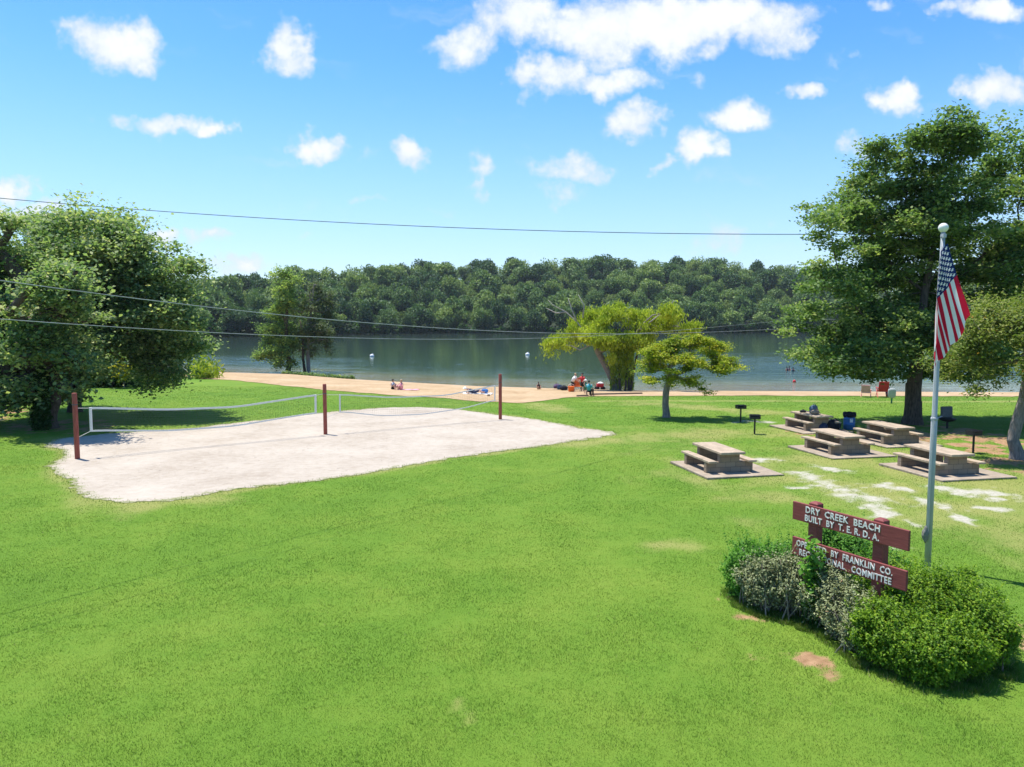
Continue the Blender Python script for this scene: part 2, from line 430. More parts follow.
# cumulus positions as directions over the lake: (px, py, half width, half height, thickness)
CL = [(118, 42, 46, 28, 1), (135, 55, 30, 18, .8), (80, 28, 14, 12, .6), (284, 45, 30, 32, .95), (292, 62, 22, 18, .8), (165, 120, 58, 11, .8), (213, 124, 20, 10, .9), (120, 115, 16, 9, .6),
      (318, 144, 30, 15, 1), (372, 150, 16, 12, .35), (412, 149, 26, 17, 1), (476, 178, 14, 26, .62), (372, 200, 16, 8, .38), (12, 195, 26, 18, .9), (30, 222, 50, 16, .7), (155, 236, 30, 11, .85),
      (205, 236, 24, 9, .7), (240, 262, 44, 14, .75), (310, 234, 10, 6, .3), (470, 45, 40, 26, .8), (520, 18, 52, 40, .85), (600, 30, 70, 40, 1.05), (690, 18, 90, 28, 1.1), (775, 30, 40, 32, .9), (655, 25, 60, 30, 1),
      (790, 42, 22, 16, .7), (555, 78, 44, 20, 1), (610, 80, 40, 16, .8), (528, 96, 10, 8, .4), (690, 72, 18, 12, .45), (636, 120, 30, 20, 1), (738, 115, 38, 20, .95), (700, 150, 34, 20, .95), (655, 165, 12, 8, .7),
      (570, 165, 48, 16, .72), (590, 170, 28, 12, .6), (560, 190, 34, 14, .35), (806, 93, 18, 11, .8), (895, 98, 32, 20, 1), (990, 92, 36, 22, 1), (862, 148, 18, 11, .6), (990, 10, 50, 16, .9), (950, 8, 20, 8, .6), (880, 10, 24, 8, .55),
      (720, 240, 40, 28, .42), (560, 300, 30, 8, .3), (840, 60, 14, 8, .3), (1080, 60, 60, 26, .9), (1150, 150, 70, 30, .9), (-90, 120, 70, 30, .95), (-60, 240, 60, 16, .8), (430, 215, 20, 6, .25), (720, 10, 110, 20, .9), (520, -40, 120, 30, .9), (930, -60, 90, 30, .9)]
acc = None
for (px, py, a, b, k) in CL:
    d = ray(px, py); c = (d[0] / d[1], d[2] / d[1], 0)
    v = t.vmath('MULTIPLY', t.vmath('SUBTRACT', uvw, c), (F_PX / a * 1.22, F_PX / b * 1.28, 0))
    s = t.math('MULTIPLY_ADD', t.vmath('DOT_PRODUCT', v, v), -.5 * k, k)
    acc = s if acc is None else t.math('MAXIMUM', acc, s)
fb = t.noise(uv, 24.0, 9, .66); fb2 = t.noise(uv, 7.0, 4, .6)
dens = t.math('ADD', acc, t.math('MULTIPLY_ADD', fb, 1.6, -.86))
dens = t.math('ADD', dens, t.math('MULTIPLY_ADD', fb2, .7, -.35))
alpha = t.mr(dens, .03, .80)
front = t.mr(sep.outputs[1], .05, .2)
alpha = t.math('MULTIPLY', alpha, front)
body = t.mr(t.math('ADD', dens, t.math('MULTIPLY_ADD', fb2, 1.2, -.6)), .35, 1.15)
ccol = t.mix(body, (3.45, 3.8, 4.25), (4.6, 4.7, 4.72))
# a thin veil of pale blue painted into the low sky to even its gradient
low = t.mr(sep.outputs[2], .0, .34, 1, 0)
veil = t.mix(t.math('MULTIPLY', low, .62), hs.outputs[0], (2.05, 3.0, 4.6))
mpw = t.n('ShaderNodeMapping'); mpw.inputs['Scale'].default_value = (3.0, 10.0, 1); t.L(uvw, mpw.inputs[0])
wisp = t.math('MULTIPLY', t.mr(t.noise(mpw.outputs[0], 1.7, 6, .6), .56, .80), t.mr(sep.outputs[2], .03, .12))
alpha = t.math('MAXIMUM', alpha, t.math('MULTIPLY', t.math('MULTIPLY', wisp, front), .30))
mixc = t.mix(t.math('MULTIPLY', alpha, .97), veil, ccol)
t.L(mixc, bg.inputs[0]); bg.inputs[1].default_value = .134
t.L(bg.outputs[0], wout.inputs[0])
wd.cycles.sampling_method = 'MANUAL'; wd.cycles.sample_map_resolution = 512

# ------------------------------------------------------------------ court / beach outlines
def densify(poly, step, amp, freq, seed):
    out = []
    n = len(poly)
    for i in range(n):
        a = np.array(poly[i]); b = np.array(poly[(i + 1) % n]); l = np.linalg.norm(b - a); m = max(1, int(l / step))
        for k in range(m):
            p = a + (b - a) * k / m
            nn = np.array([-(b - a)[1], (b - a)[0]]) / (l + 1e-9)
            o = (fbm(np.array([p[0] * freq]), np.array([p[1] * freq]), seed, 4)[0] - .5) * 2 * amp
            out.append(p + nn * o)
    return np.array(out)
court_px = [(64, 437.5), (86, 435.5), (110, 433.5), (137, 432), (175, 429.5), (212, 426), (256, 421), (295, 416), (330, 412), (365, 409), (400, 407), (435, 407.5), (458, 409), (480, 412), (510, 416), (540, 420.5), (575, 426.5), (600, 431), (620, 434), (603, 437.5),
            (575, 441.5), (540, 447), (505, 451.5), (470, 456), (435, 461.5), (400, 467), (365, 473), (330, 478.5), (290, 484), (250, 489), (215, 493), (185, 498), (160, 502), (130, 502.5), (108, 500), (86, 497), (74, 490), (62, 479), (49, 464), (68, 458), (64, 452), (46, 446), (50, 440.5)]
court = np.array([gnd(*p)[:2] for p in court_px])
# round the traced corners a little
for _ in range(2):
    court = np.stack([.75 * court + .25 * np.roll(court, -1, 0), .25 * court + .75 * np.roll(court, -1, 0)], 1).reshape(-1, 2)
court_f = densify(densify(court, .14, .42, .8, 31), .08, .26, 4.0, 35)
def in_poly(px, py, poly):
    px = np.asarray(px); inside = np.zeros(px.shape, bool)
    bb = (px > poly[:, 0].min()) & (px < poly[:, 0].max()) & (py > poly[:, 1].min()) & (py < poly[:, 1].max())
    X, Y = px[bb], py[bb]; ins = np.zeros(X.shape, bool)
    j = len(poly) - 1
    for i in range(len(poly)):
        xi, yi, xj, yj = poly[i, 0], poly[i, 1], poly[j, 0], poly[j, 1]
        if yi != yj: ins ^= ((yi > Y) != (yj > Y)) & (X < (xj - xi) * (Y - yi) / (yj - yi) + xi)
        j = i
    inside[bb] = ins; return inside
# grass / beach edge
ge_px = [(205, 379), (230, 380.5), (262, 383), (300, 387), (330, 390.5), (365, 393.5), (400, 396.5), (440, 398.5), (480, 401.5), (520, 403.5), (545, 400.5), (565, 397.6), (600, 396.4), (640, 396), (700, 396), (800, 396.2), (900, 396.4), (1020, 396.6)]
GE = np.array([gnd(*p)[:2] for p in ge_px])
GEX = np.concatenate([[-400, -70, -50], GE[:, 0], [90, 160, 400]]); GEY = np.concatenate([[135, 112, 98], GE[:, 1], [66, 70, 90]])
def grass_edge(x):
    x = np.asarray(x, float)
    return np.interp(x, GEX, GEY) + (fbm(x * .35, x * 0 + 3.3, 5, 4) - .5) * 2.0 + (vnoise(x * 3.1, x * 0, 8) - .5) * .35

# bare patches: segments in pixels with half width in metres
def seg(p, q, w): return (gnd(*p)[:2], gnd(*q)[:2], w)
bare = [seg((800, 474), (838, 490), .42), seg((838, 490), (872, 501), .62), seg((862, 500), (886, 517), .34), seg((820, 467), (842, 471), .30), seg((885, 486), (905, 490), .40), seg((945, 489), (990, 494), .62), seg((960, 494), (1000, 499), .3),
        seg((925, 500), (948, 508), .28), seg((948, 510), (968, 522), .20), seg((985, 508), (1003, 510), .2), seg((790, 488), (806, 488), .18), seg((745, 421), (768, 422), .42), seg((738, 422.5), (742, 422.5), .3), seg((882, 540), (900, 548), .18), seg((748, 460), (772, 459), .35), seg((905, 520), (915, 525), .16)]
dirt = [seg((797, 657), (830, 661), .30), seg((736, 607), (744, 612), .17), seg((718, 599), (724, 602), .14), seg((745, 615), (752, 618), .15), seg((1018, 628), (1040, 640), .3), seg((806, 436), (800, 432), .5), seg((958, 455), (1010, 462), 1.1), seg((935, 432), (990, 446), 2.2), seg((900, 434), (925, 440), 1.3), seg((0, 418), (26, 407), .7), seg((-40, 425), (0, 418), .7), seg((70, 422), (95, 428), .9), seg((20, 428), (60, 430), 1.0), seg((1005, 470), (1030, 474), .5), seg((925, 428), (945, 430), 1.4)]
dry = [(court[i], court[(i + 6) % len(court)], .22) for i in range(0, len(court), 6)] + [seg((600, 401), (1020, 401.5), .5), seg((660, 436), (760, 433), 1.3), seg((560, 446), (610, 440), .5), seg((455, 700), (470, 725), .06), seg((660, 545), (690, 546), .25), seg((790, 470), (1020, 520), 2.6), seg((860, 480), (1000, 480), 2.0), seg((820, 460), (880, 452), 1.2), seg((60, 438), (140, 505), .6), seg((640, 403), (760, 412), 1.0), seg((700, 475), (790, 470), 1.0), seg((90, 497), (200, 500), .5), seg((530, 404), (560, 410), .7)]
def seg_mask(x, y, segs, soft, amp=1.0, freq=2.2, seed=77):
    out = np.zeros(np.shape(x))
    for a, b, w in segs:
        ab = b - a; l2 = (ab ** 2).sum() + 1e-9
        u = np.clip(((x - a[0]) * ab[0] + (y - a[1]) * ab[1]) / l2, 0, 1)
        d = np.hypot(x - a[0] - u * ab[0], y - a[1] - u * ab[1])
        out = np.maximum(out, .95 * np.exp(-(d / (w * (1 + soft))) ** 2))
    n_ = fbm(x * freq, y * freq * .8, seed, 5) - .5
    return np.where(out > .03, np.clip(out + n_ * 2.2 * amp, 0, 1.5), 0)

# ------------------------------------------------------------------ lawn (the ground sheet)
xs = np.concatenate([np.linspace(-420, -60, 50), np.arange(-58, -26, .8), np.arange(-26, 32, .2), np.arange(32, 60, .8), np.linspace(62, 420, 50)])
ys = np.concatenate([np.linspace(-60, 4, 18), np.arange(5, 9, .5), np.arange(9, 38, .2), np.arange(38, 66, .4), np.arange(66, 130, 1.2), np.linspace(132, 260, 40), [320, 420]])
GX, GY = np.meshgrid(xs, ys); gx, gy = GX.ravel(), GY.ravel()
gz = terrain(gx, gy)
nx, ny = len(xs), len(ys)
idx = np.arange(nx * ny).reshape(ny, nx)
gf = np.stack([idx[:-1, :-1], idx[:-1, 1:], idx[1:, 1:], idx[1:, :-1]], -1).reshape(-1, 4)

def grass_color(t, co):
    """shared patchy lawn colour, in world metres"""
    big = t.noise(co, .09, 4, .55); mid = t.noise(co, .55, 5, .6); fine = t.noise(co, 4.5, 4, .6)
    f = t.math('ADD', t.math('MULTIPLY', big, .5), t.math('ADD', t.math('MULTIPLY', mid, .35), t.math('MULTIPLY', fine, .15)))
    return t.ramp(f, [(.32, (.076, .178, .016)), (.46, (.106, .216, .020)), (.58, (.154, .250, .029)), (.72, (.220, .292, .056))])
m, t, out = new_mat('lawn_ground'); co = t.coord('Object')
gc = t.mix(.25, grass_color(t, co), (.12, .16, .03))
nA = t.noise(co, 2.6, 6, .68); nB = t.noise(co, 14, 4, .65)
rag = t.math('MULTIPLY_ADD', nA, .5, t.math('MULTIPLY_ADD', nB, .7, -.6))
dryf = t.mr(t.math('ADD', t.attr('dry'), rag), .1, 1.2)
c = t.mix(t.math('MULTIPLY', dryf, .75), gc, (.27, .26, .085))
dirtc = t.ramp(t.noise(co, 5, 5, .6), [(.3, (.22, .13, .065)), (.7, (.40, .25, .14))])
c = t.mix(t.mr(t.math('ADD', t.attr('dirt'), rag), .36, .78), c, dirtc)
barec = t.ramp(t.noise(co, 9, 5, .7), [(.3, (.29, .27, .19)), (.7, (.50, .475, .40))])
c = t.mix(t.mr(t.math('ADD', t.attr('bare'), rag), .22, .95), c, barec)
pbsdf(t, out, c, .95, t.bump(t.noise(co, 40, 4, .7), .6, .03), .1); M['lawn'] = m
lawn = struct(mesh_np('lawn', np.stack([gx, gy, gz], 1), gf, m, smooth=True, vattr={'bare': .84 * seg_mask(gx, gy, bare, .25, .95, 3.6), 'dirt': .74 * seg_mask(gx, gy, dirt, .5, 1.2), 'dry': seg_mask(gx, gy, dry, .8, .7, .9, 51)}))

# sand court: ragged sheet a centimetre above the lawn, dense inside so footprints can dent it
m, t, out = new_mat('court_sand'); co = t.coord('Object')
a = t.noise(co, .35, 4, .55); b = t.noise(co, 3.0, 6, .65); c2 = t.noise(co, 22, 4, .7)
f = t.math('ADD', t.math('MULTIPLY', a, .4), t.math('ADD', t.math('MULTIPLY', b, .35), t.math('MULTIPLY', c2, .25)))
sc_ = t.ramp(f, [(.36, (.31, .258, .198)), (.5, (.405, .35, .282)), (.64, (.47, .415, .34))])
voro = t.n('ShaderNodeTexVoronoi'); t.set(voro, Scale=3.2, Randomness=1.0); t.L(co, voro.inputs['Vector'])
prints = t.math('MULTIPLY', t.mr(voro.outputs['Distance'], .08, .2, 1, 0), t.mr(t.noise(co, .8, 3, .5), .48, .62))
sc_ = t.mix(t.math('MULTIPLY', prints, .5), sc_, (.20, .16, .12))
weed = t.math('MULTIPLY', t.mr(t.math('ADD', t.attr('edge'), t.math('MULTIPLY_ADD', t.noise(co, 3.5, 6, .7), 1.6, -.8)), .62, .95), .75)
sc_ = t.mix(weed, sc_, (.17, .20, .055))
hgt = t.math('ADD', b, t.math('MULTIPLY', prints, -.6))
pbsdf(t, out, sc_, .95, t.bump(hgt, .6, .12), .1); M['court_sand'] = m
def sheet_from_poly(name, poly, lift, mat, step):
    bm = bmesh.new()
    vs = [bm.verts.new((p[0], p[1], 0)) for p in poly]
    es = [bm.edges.new((vs[i], vs[(i + 1) % len(vs)])) for i in range(len(vs))]
    bmesh.ops.triangle_fill(bm, use_beauty=True, edges=es)
    # slice into a grid so that it follows the ground
    x0, x1, y0, y1 = poly[:, 0].min(), poly[:, 0].max(), poly[:, 1].min(), poly[:, 1].max()
    for x in np.arange(x0 + step, x1, step): bmesh.ops.bisect_plane(bm, geom=bm.verts[:] + bm.edges[:] + bm.faces[:], plane_co=(x, 0, 0), plane_no=(1, 0, 0))
    for y in np.arange(y0 + step, y1, step): bmesh.ops.bisect_plane(bm, geom=bm.verts[:] + bm.edges[:] + bm.faces[:], plane_co=(0, y, 0), plane_no=(0, 1, 0))
    for v in bm.verts: v.co.z = tz(v.co.x, v.co.y) + lift
    me = bpy.data.meshes.new(name); bmesh.ops.recalc_face_normals(bm, faces=bm.faces)
    for f_ in bm.faces:
        if f_.normal.z < 0: f_.normal_flip()
    bm.to_mesh(me); bm.free()
    xy = np.array([v.co[:2] for v in me.vertices])
    cc = poly[::4]
    dmin = np.min(np.hypot(xy[:, None, 0] - cc[None, :, 0], xy[:, None, 1] - cc[None, :, 1]), 1)
    at_ = me.attributes.new('edge', 'FLOAT', 'POINT'); at_.data.foreach_set('value', np.clip(1 - dmin / .9, 0, 1).astype(np.float32))
    for p in me.polygons: p.use_smooth = True
    me.materials.append(mat); o = bpy.data.objects.new(name, me); COL.objects.link(o); return o
sand_court = struct(sheet_from_poly('sand_court', court_f, .012, M['court_sand'], 1.0))

# beach: strip from the lawn's edge to below the waterline
m, t, out = new_mat('beach_sand'); co = t.coord('Object')
a = t.noise(co, .25, 4, .55); b = t.noise(co, 2.2, 6, .65)
f = t.math('ADD', t.math('MULTIPLY', a, .5), t.math('MULTIPLY', b, .5))
sc_ = t.ramp(f, [(.35, (.31, .205, .105)), (.5, (.40, .28, .155)), (.65, (.48, .36, .225))])
wet = t.mr(t.math('ADD', t.attr('shore'), t.math('MULTIPLY_ADD', a, .8, -.4)), .45, .95)
sc_ = t.mix(wet, sc_, (.20, .145, .09))
pbsdf(t, out, sc_, t.math('MULTIPLY_ADD', wet, -.45, .95), t.bump(b, .5, .08), .2); M['beach'] = m
bxs = np.arange(-130, 110, .4); rows = 34
U = np.linspace(0, 1, rows)
y0_ = grass_edge(bxs); y1_ = shore(bxs) + 16.0
BX = np.repeat(bxs[None], rows, 0); BY = y0_[None] * (1 - U[:, None]) + y1_[None] * U[:, None]
BZ = terrain(BX, BY) + np.where(BY > shore(BX) + .5, .006, .03)
bi = np.arange(BX.size).reshape(rows, len(bxs))
bf = np.stack([bi[:-1, :-1], bi[:-1, 1:], bi[1:, 1:], bi[1:, :-1]], -1).reshape(-1, 4)
beach = struct(mesh_np('beach', np.stack([BX.ravel(), BY.ravel(), BZ.ravel()], 1), bf, m, smooth=True, vattr={'shore': np.clip(1 - (shore(BX) - BY).ravel() / 3.2, 0, 1)}))

# ------------------------------------------------------------------ lake
m, t, out = new_mat('lake_water'); co = t.coord('Object')
mp1 = t.n('ShaderNodeMapping'); mp1.inputs['Scale'].default_value = (.34, .85, 1); t.L(co, mp1.inputs[0])
w1 = t.noise(mp1.outputs[0], 1.1, 4, .6, .4); w2 = t.noise(mp1.outputs[0], 4.2, 3, .6)
mp2 = t.n('ShaderNodeMapping'); mp2.inputs['Scale'].default_value = (.010, .035, 1); t.L(co, mp2.inputs[0])
calm = t.mr(t.noise(mp2.outputs[0], 1.6, 4, .55), .40, .62)
hw = t.math('ADD', t.math('MULTIPLY', w1, .75), t.math('MULTIPLY', w2, .25))
bn = t.n('ShaderNodeBump'); bn.inputs['Distance'].default_value = .26; t.L(hw, bn.inputs['Height']); mp3 = t.n('ShaderNodeMapping'); mp3.inputs['Scale'].default_value = (.05, .22, 1); t.L(co, mp3.inputs[0])
streak = t.mr(t.noise(mp3.outputs[0], 1.5, 6, .72), .42, .58)
mp4 = t.n('ShaderNodeMapping'); mp4.inputs['Scale'].default_value = (.30, .85, 1); t.L(co, mp4.inputs[0])
glint = t.math('MULTIPLY', t.mr(t.noise(mp4.outputs[0], 1.4, 3, .6), .57, .66), t.attr('glint'))
rp = t.math('MULTIPLY', t.attr('ripple'), t.math('MULTIPLY_ADD', streak, 1.25, .12))
t.L(t.math('MULTIPLY_ADD', t.math('MAXIMUM', t.math('MULTIPLY', calm, .06), t.math('MAXIMUM', rp, glint)), .75, .025), bn.inputs['Strength'])
fr = t.n('ShaderNodeFresnel'); fr.inputs['IOR'].default_value = 1.33; t.L(bn.outputs[0], fr.inputs['Normal'])
gl = t.n('ShaderNodeBsdfGlossy'); gl.inputs['Roughness'].default_value = .09; t.L(bn.outputs[0], gl.inputs['Normal']); gl.inputs['Color'].default_value = (.92, .96, .88, 1)
df = t.n('ShaderNodeBsdfDiffuse')
murk = t.attr('murk')
t.L(t.ramp(murk, [(0, (.40, .28, .12)), (.3, (.20, .165, .06)), (.6, (.055, .075, .028)), (1, (.014, .036, .016))]), df.inputs[0])
tp = t.n('ShaderNodeBsdfTransparent'); tp.inputs[0].default_value = (.72, .66, .48, 1)
mx1 = t.n('ShaderNodeMixShader'); t.L(t.math('MULTIPLY_ADD', murk, 1.4, .35, clamp=True), mx1.inputs[0]); t.L(tp.outputs[0], mx1.inputs[1]); t.L(df.outputs[0], mx1.inputs[2])
mx2 = t.n('ShaderNodeMixShader'); t.L(fr.outputs[0], mx2.inputs[0]); t.L(mx1.outputs[0], mx2.inputs[1]); t.L(gl.outputs[0], mx2.inputs[2])
t.L(mx2.outputs[0], out.inputs[0]); M['water'] = m
lx = np.concatenate([np.linspace(-1500, -150, 14), np.arange(-140, 121, 3.0), np.linspace(130, 1500, 14)])
voff = np.concatenate([np.arange(-3, 24, 1.0), np.linspace(26, 1800, 60)])
LX = np.repeat(lx[None], len(voff), 0); LY = shore(lx)[None] + voff[:, None]
li = np.arange(LX.size).reshape(len(voff), len(lx))
lf = np.stack([li[:-1, :-1], li[:-1, 1:], li[1:, 1:], li[1:, :-1]], -1).reshape(-1, 4)
def sst(a, lo, hi): q = np.clip((a - lo) / (hi - lo), 0, 1); return q * q * (3 - 2 * q)
rat = LX / LY; vo = np.repeat(voff[:, None], len(lx), 1)
ripple = np.maximum(sst(rat, .14, .30) * (1 - sst(vo, 30, 120)), sst(-rat, .16, .30) * (1 - sst(vo, 12, 60)) * .8); ripple = np.maximum(ripple, .10 * (1 - sst(vo, 10, 45))); ripple *= .45 + 1.1 * fbm(LX * .03, LY * .09, 9, 3)
lake = struct(mesh_np('lake', np.stack([LX.ravel(), LY.ravel(), np.full(LX.size, WATER_Z)], 1), lf, m, vattr={'murk': np.clip(np.repeat(voff[:, None], len(lx), 1).ravel() / 26, 0, 1), 'ripple': ripple.ravel(), 'glint': (.85 * (1 - sst(vo, 18, 62)) * (.35 + .9 * fbm(LX * .05, LY * .05, 19, 3))).ravel()}))

# ------------------------------------------------------------------ far shore: hill and forest
HU = np.array([-1.6, -.75, -.41, -.24, -.10, .065, .25, .39, .70, 1.6])          # x / y
HD = np.array([330, 340, 365, 420, 490, 500, 500, 520, 520, 520.])                # shoreline distance
HT = np.array([272, 276, 281, 271, 265, 262, 261, 268, 285, 295.])                # skyline pixel row
hu = np.linspace(-1.6, 1.6, 130); hv = np.linspace(0, 1, 26)
def hill_pt(u, v):
    D0 = np.interp(u, HU, HD); top = 5.6 + (322 - np.interp(u, HU, HT)) / F_PX * (D0 + 190) - 17
    y = D0 + v * 260
    s = np.clip(v / .73, 0, 1); s = s * s * (3 - 2 * s) * .55 + s * .45
    z = WATER_Z - .4 + np.clip(v * 40, 0, 1) * .8 + s * (top + 1.7) - np.clip(v - .73, 0, 1) * 30
    return u * y, y, z
HUu, HVv = np.meshgrid(hu, hv); hx, hy, hz = hill_pt(HUu.ravel(), HVv.ravel())
hi = np.arange(hx.size).reshape(len(hv), len(hu))
hf = np.stack([hi[:-1, :-1], hi[:-1, 1:], hi[1:, 1:], hi[1:, :-1]], -1).reshape(-1, 4)
hill = struct(mesh_np('hill', np.stack([hx, hy, hz], 1), hf, worn('forest_floor', (.02, .035, .014), .4, .2, .95), smooth=True))

def crown_proto(seed, n, pine=False):
    r_ = np.random.default_rng(seed); lob = []
    for k in range(9):
        a = r_.uniform(0, 2 * math.pi); rr = r_.uniform(.15, .62); z = r_.uniform(.26, .84)
        s = r_.uniform(.26, .42) * (1.15 - .5 * max(0, z - .5))
        lob.append((math.cos(a) * rr * (1.15 - .5 * z), math.sin(a) * rr * (1.15 - .5 * z), z, s, s, s * .72))
    lob.append((0, 0, .62, .5, .5, .36))
    P, k = sample_lobes(lob, n, .30)
    ok = (P[:, 2] > .05) & (P[:, 2] < 1.12); P, k = P[ok], k[ok]; n = len(P); tp = np.clip((P[:, 2] - .05) / .35, .35, 1); P[:, 0] *= tp; P[:, 1] *= tp
    v, f = leaf_quads(P, .085, up=.5, asp=1.2, fold=.25)
    tint = np.clip(.42 + .20 * r_.uniform(-1, 1, len(lob))[k] + r_.normal(size=n) * .14, 0, .95)
    return v, f, tint
protos = []
for i in range(9):
    root = thing('forest_tree', 'broadleaf tree in the dense wood across the lake', 'tree', (0, 0, 0), 0, 'trees of the far wood')
    v, f, ti = crown_proto(100 + i, 2300)
    mesh_np('crown', v, f, M['leaf_forest'], root, fattr={'tint': ti})
    bm = bmesh.new(); tube(bm, [(0, 0, -.05), (.01, .005, .35), (0, .01, .7)], [.025, .02, .01], 6); obj('trunk', bm, M['bark_dark'], root)
    protos.append(root)
used = set(); r_ = random.Random(5)
def place_forest(n_rows, cols):
    out = []
    for j in range(n_rows):
        v = (j / (n_rows - 1)) ** 1.15 * .76
        for i in range(cols):
            u = -.50 + (i + .5 * (j % 2) + r_.uniform(-.38, .38)) / cols * .98
            out.append((u, max(.004, v + r_.uniform(-.03, .03)), j))
    return out
spots = place_forest(9, 33)[:297]
for (u, v, j) in spots:
    if not (-.47 < u < .46): continue
    x, y, z = [float(q) for q in hill_pt(np.array(u), np.array(v))]
    k = r_.randrange(9); hgt = r_.uniform(12.5, 23) * (.82 if j == 0 else 1); wdt = hgt * r_.uniform(.5, .92)
    if k not in used: o = protos[k]; used.add(k)
    else: o = copy_tree(protos[k])
    o.location = (x, y, z - .3); o.scale = (wdt, wdt, hgt); o.rotation_euler = (0, 0, r_.uniform(0, 6.28))
for k in range(9):
    if k not in used: protos[k].location = (-60 + k * 8, 660, 40); protos[k].scale = (9, 9, 18)
# the rest of that wood, to the sides and filling between: nobody could count it
VV = []; FF = []; TT = []; off = 0
pv = [crown_proto(300 + i, 750) for i in range(4)]
extra = [(r_.uniform(-1.55, -.46), r_.uniform(0.01, .76)) for _ in range(230)] + [(r_.uniform(.45, 1.55), r_.uniform(.01, .76)) for _ in range(230)] + [(r_.uniform(-.47, .47), .74 + r_.uniform(-.05, .10)) for _ in range(190)] + [(r_.uniform(-.47, .47), r_.uniform(.02, .7)) for _ in range(330)]
extra += [(-.5 + i / 90, r_.uniform(.80, .90)) for i in range(90)]
for ii, (u, v) in enumerate(extra):
    x, y, z = [float(q) for q in hill_pt(np.array(u), np.array(v))]
    vv, ff, tt = pv[r_.randrange(4)]; a = r_.uniform(0, 6.28); hgt = r_.uniform(8, 12.5) if ii >= 540 else r_.uniform(15, 20); wdt = hgt * r_.uniform(.6, .8)
    c_, s_ = math.cos(a), math.sin(a)
    q = np.stack([(vv[:, 0] * c_ - vv[:, 1] * s_) * wdt + x, (vv[:, 0] * s_ + vv[:, 1] * c_) * wdt + y, vv[:, 2] * hgt + z], 1)
    VV.append(q); FF.append(ff + off); TT.append(np.clip(tt + r_.uniform(-.2, .2), 0, .95)); off += len(q)
fw = mesh_np('forest', np.concatenate(VV), np.concatenate(FF), M['leaf_forest'], fattr={'tint': np.concatenate(TT)})
tag(fw, 'dense green wood filling the hillside behind the shoreline trees', 'forest', kind='stuff')
# low brush along the far waterline
n = 18000; u = rng.uniform(-.7, .62, n); hx_, hy_, hz_ = hill_pt(u, rng.uniform(0.001, .012, n))
P = np.stack([hx_, hy_, WATER_Z + .2 + np.abs(rng.normal(size=n)) * 2.3 * (.4 + vnoise(u * 160, u * 0, 4))], 1)
n = 30000; hx_, hy_, hz_ = hill_pt(rng.uniform(-.6, .6, n), rng.uniform(.02, .98, n)); P = np.concatenate([P, np.stack([hx_, hy_, hz_ + rng.uniform(0, 6.5, n)], 1)])
v, f = leaf_quads(P, 1.5, up=.4)
br = mesh_np('undergrowth', v, f, M['leaf_dark'], fattr={'tint': np.clip(rng.normal(.45, .2, len(P)), 0, .95)}); tag(br, 'low green brush along the far waterline under the wood', 'undergrowth', kind='stuff')  # dark leaf colour paints in the shade along the foot of the wood

# ------------------------------------------------------------------ picnic tables
M['concrete'] = worn('weathered_concrete', (.37, .29, .205), .38, 3.5, .9, .25)
M['pad'] = worn('pad_concrete', (.31, .25, .185), .35, 1.6, .92, .2)
m, t, out = new_mat('block_wall'); co = t.coord('Object')
sp_ = t.n('ShaderNodeSeparateXYZ'); t.L(co, sp_.inputs[0]); cb = t.n('ShaderNodeCombineXYZ')
t.L(t.math('ADD', sp_.outputs[0], sp_.outputs[1]), cb.inputs[0]); t.L(sp_.outputs[2], cb.inputs[1])
bk = t.n('ShaderNodeTexBrick'); t.set(bk, Scale=1.0); bk.inputs['Brick Width'].default_value = .40; bk.inputs['Row Height'].default_value = .19; bk.inputs['Mortar Size'].default_value = .008
bk.inputs['Color1'].default_value = (.29, .22, .155, 1); bk.inputs['Color2'].default_value = (.36, .28, .20, 1); bk.inputs['Mortar'].default_value = (.16, .13, .10, 1); t.L(cb.outputs[0], bk.inputs['Vector'])
nn = t.noise(co, 7, 5, .65)
pbsdf(t, out, t.mix(t.math('MULTIPLY', nn, .45), bk.outputs[0], (.14, .11, .085)), .92, t.bump(t.math('MULTIPLY_ADD', bk.outputs[1], -1.0, nn), .4, .01), .1); M['block'] = m
L_ANG = math.atan2(.98, -.20)      # tables' long axis
def make_table(label, loc):
    tb = thing('picnic_table', label, 'picnic table', loc, L_ANG, 'concrete picnic tables on the lawn')
    bm = bmesh.new(); bx(bm, (0, 0, .745), (2.45, .98, .09)); obj('table_top', bm, M['concrete'], tb, bevel=.015)
    for s in (-1, 1):
        bm = bmesh.new(); bx(bm, (0, s * .80, .435), (2.45, .32, .08)); obj('bench_seat', bm, M['concrete'], tb, bevel=.012)
        bm = bmesh.new()
        x = s * .86; prof = [(-.94, .015), (.94, .015), (.94, .395), (.40, .395), (.40, .70), (-.40, .70), (-.40, .395), (-.94, .395)]
        a = [bm.verts.new((x - .10, y, z)) for y, z in prof]; b = [bm.verts.new((x + .10, y, z)) for y, z in prof]
        bm.faces.new(a); bm.faces.new(b[::-1])
        for i in range(8): bm.faces.new((a[i], b[i], b[(i + 1) % 8], a[(i + 1) % 8]))
        obj('block_support', bm, M['block'], tb)
    return tb
def make_pad(label, loc, sx, sy):
    bm = bmesh.new(); bx(bm, (0, 0, .0), (sx, sy, .16)); p = obj('concrete_pad', bm, M['pad'], bevel=.02)
    p.location = loc; p.rotation_euler = (0, 0, L_ANG); return tag(p, label, 'concrete slab', 'concrete slabs under the picnic tables')
lvec = np.array([-.2, .98]); wvec = np.array([.98, .2])
tabs = [((721.3, 450.8), 'concrete picnic table standing apart on the open grass nearest the sand court'), ((845, 435), 'concrete picnic table in the middle beside the white gravel patches'), ((816.9, 412.8), 'concrete picnic table with bags piled on its top'),
        ((896.9, 425.3), 'concrete picnic table at the edge of the shade by the big tree trunk'), ((952.1, 454.1), 'concrete picnic table right behind the flagpole')]
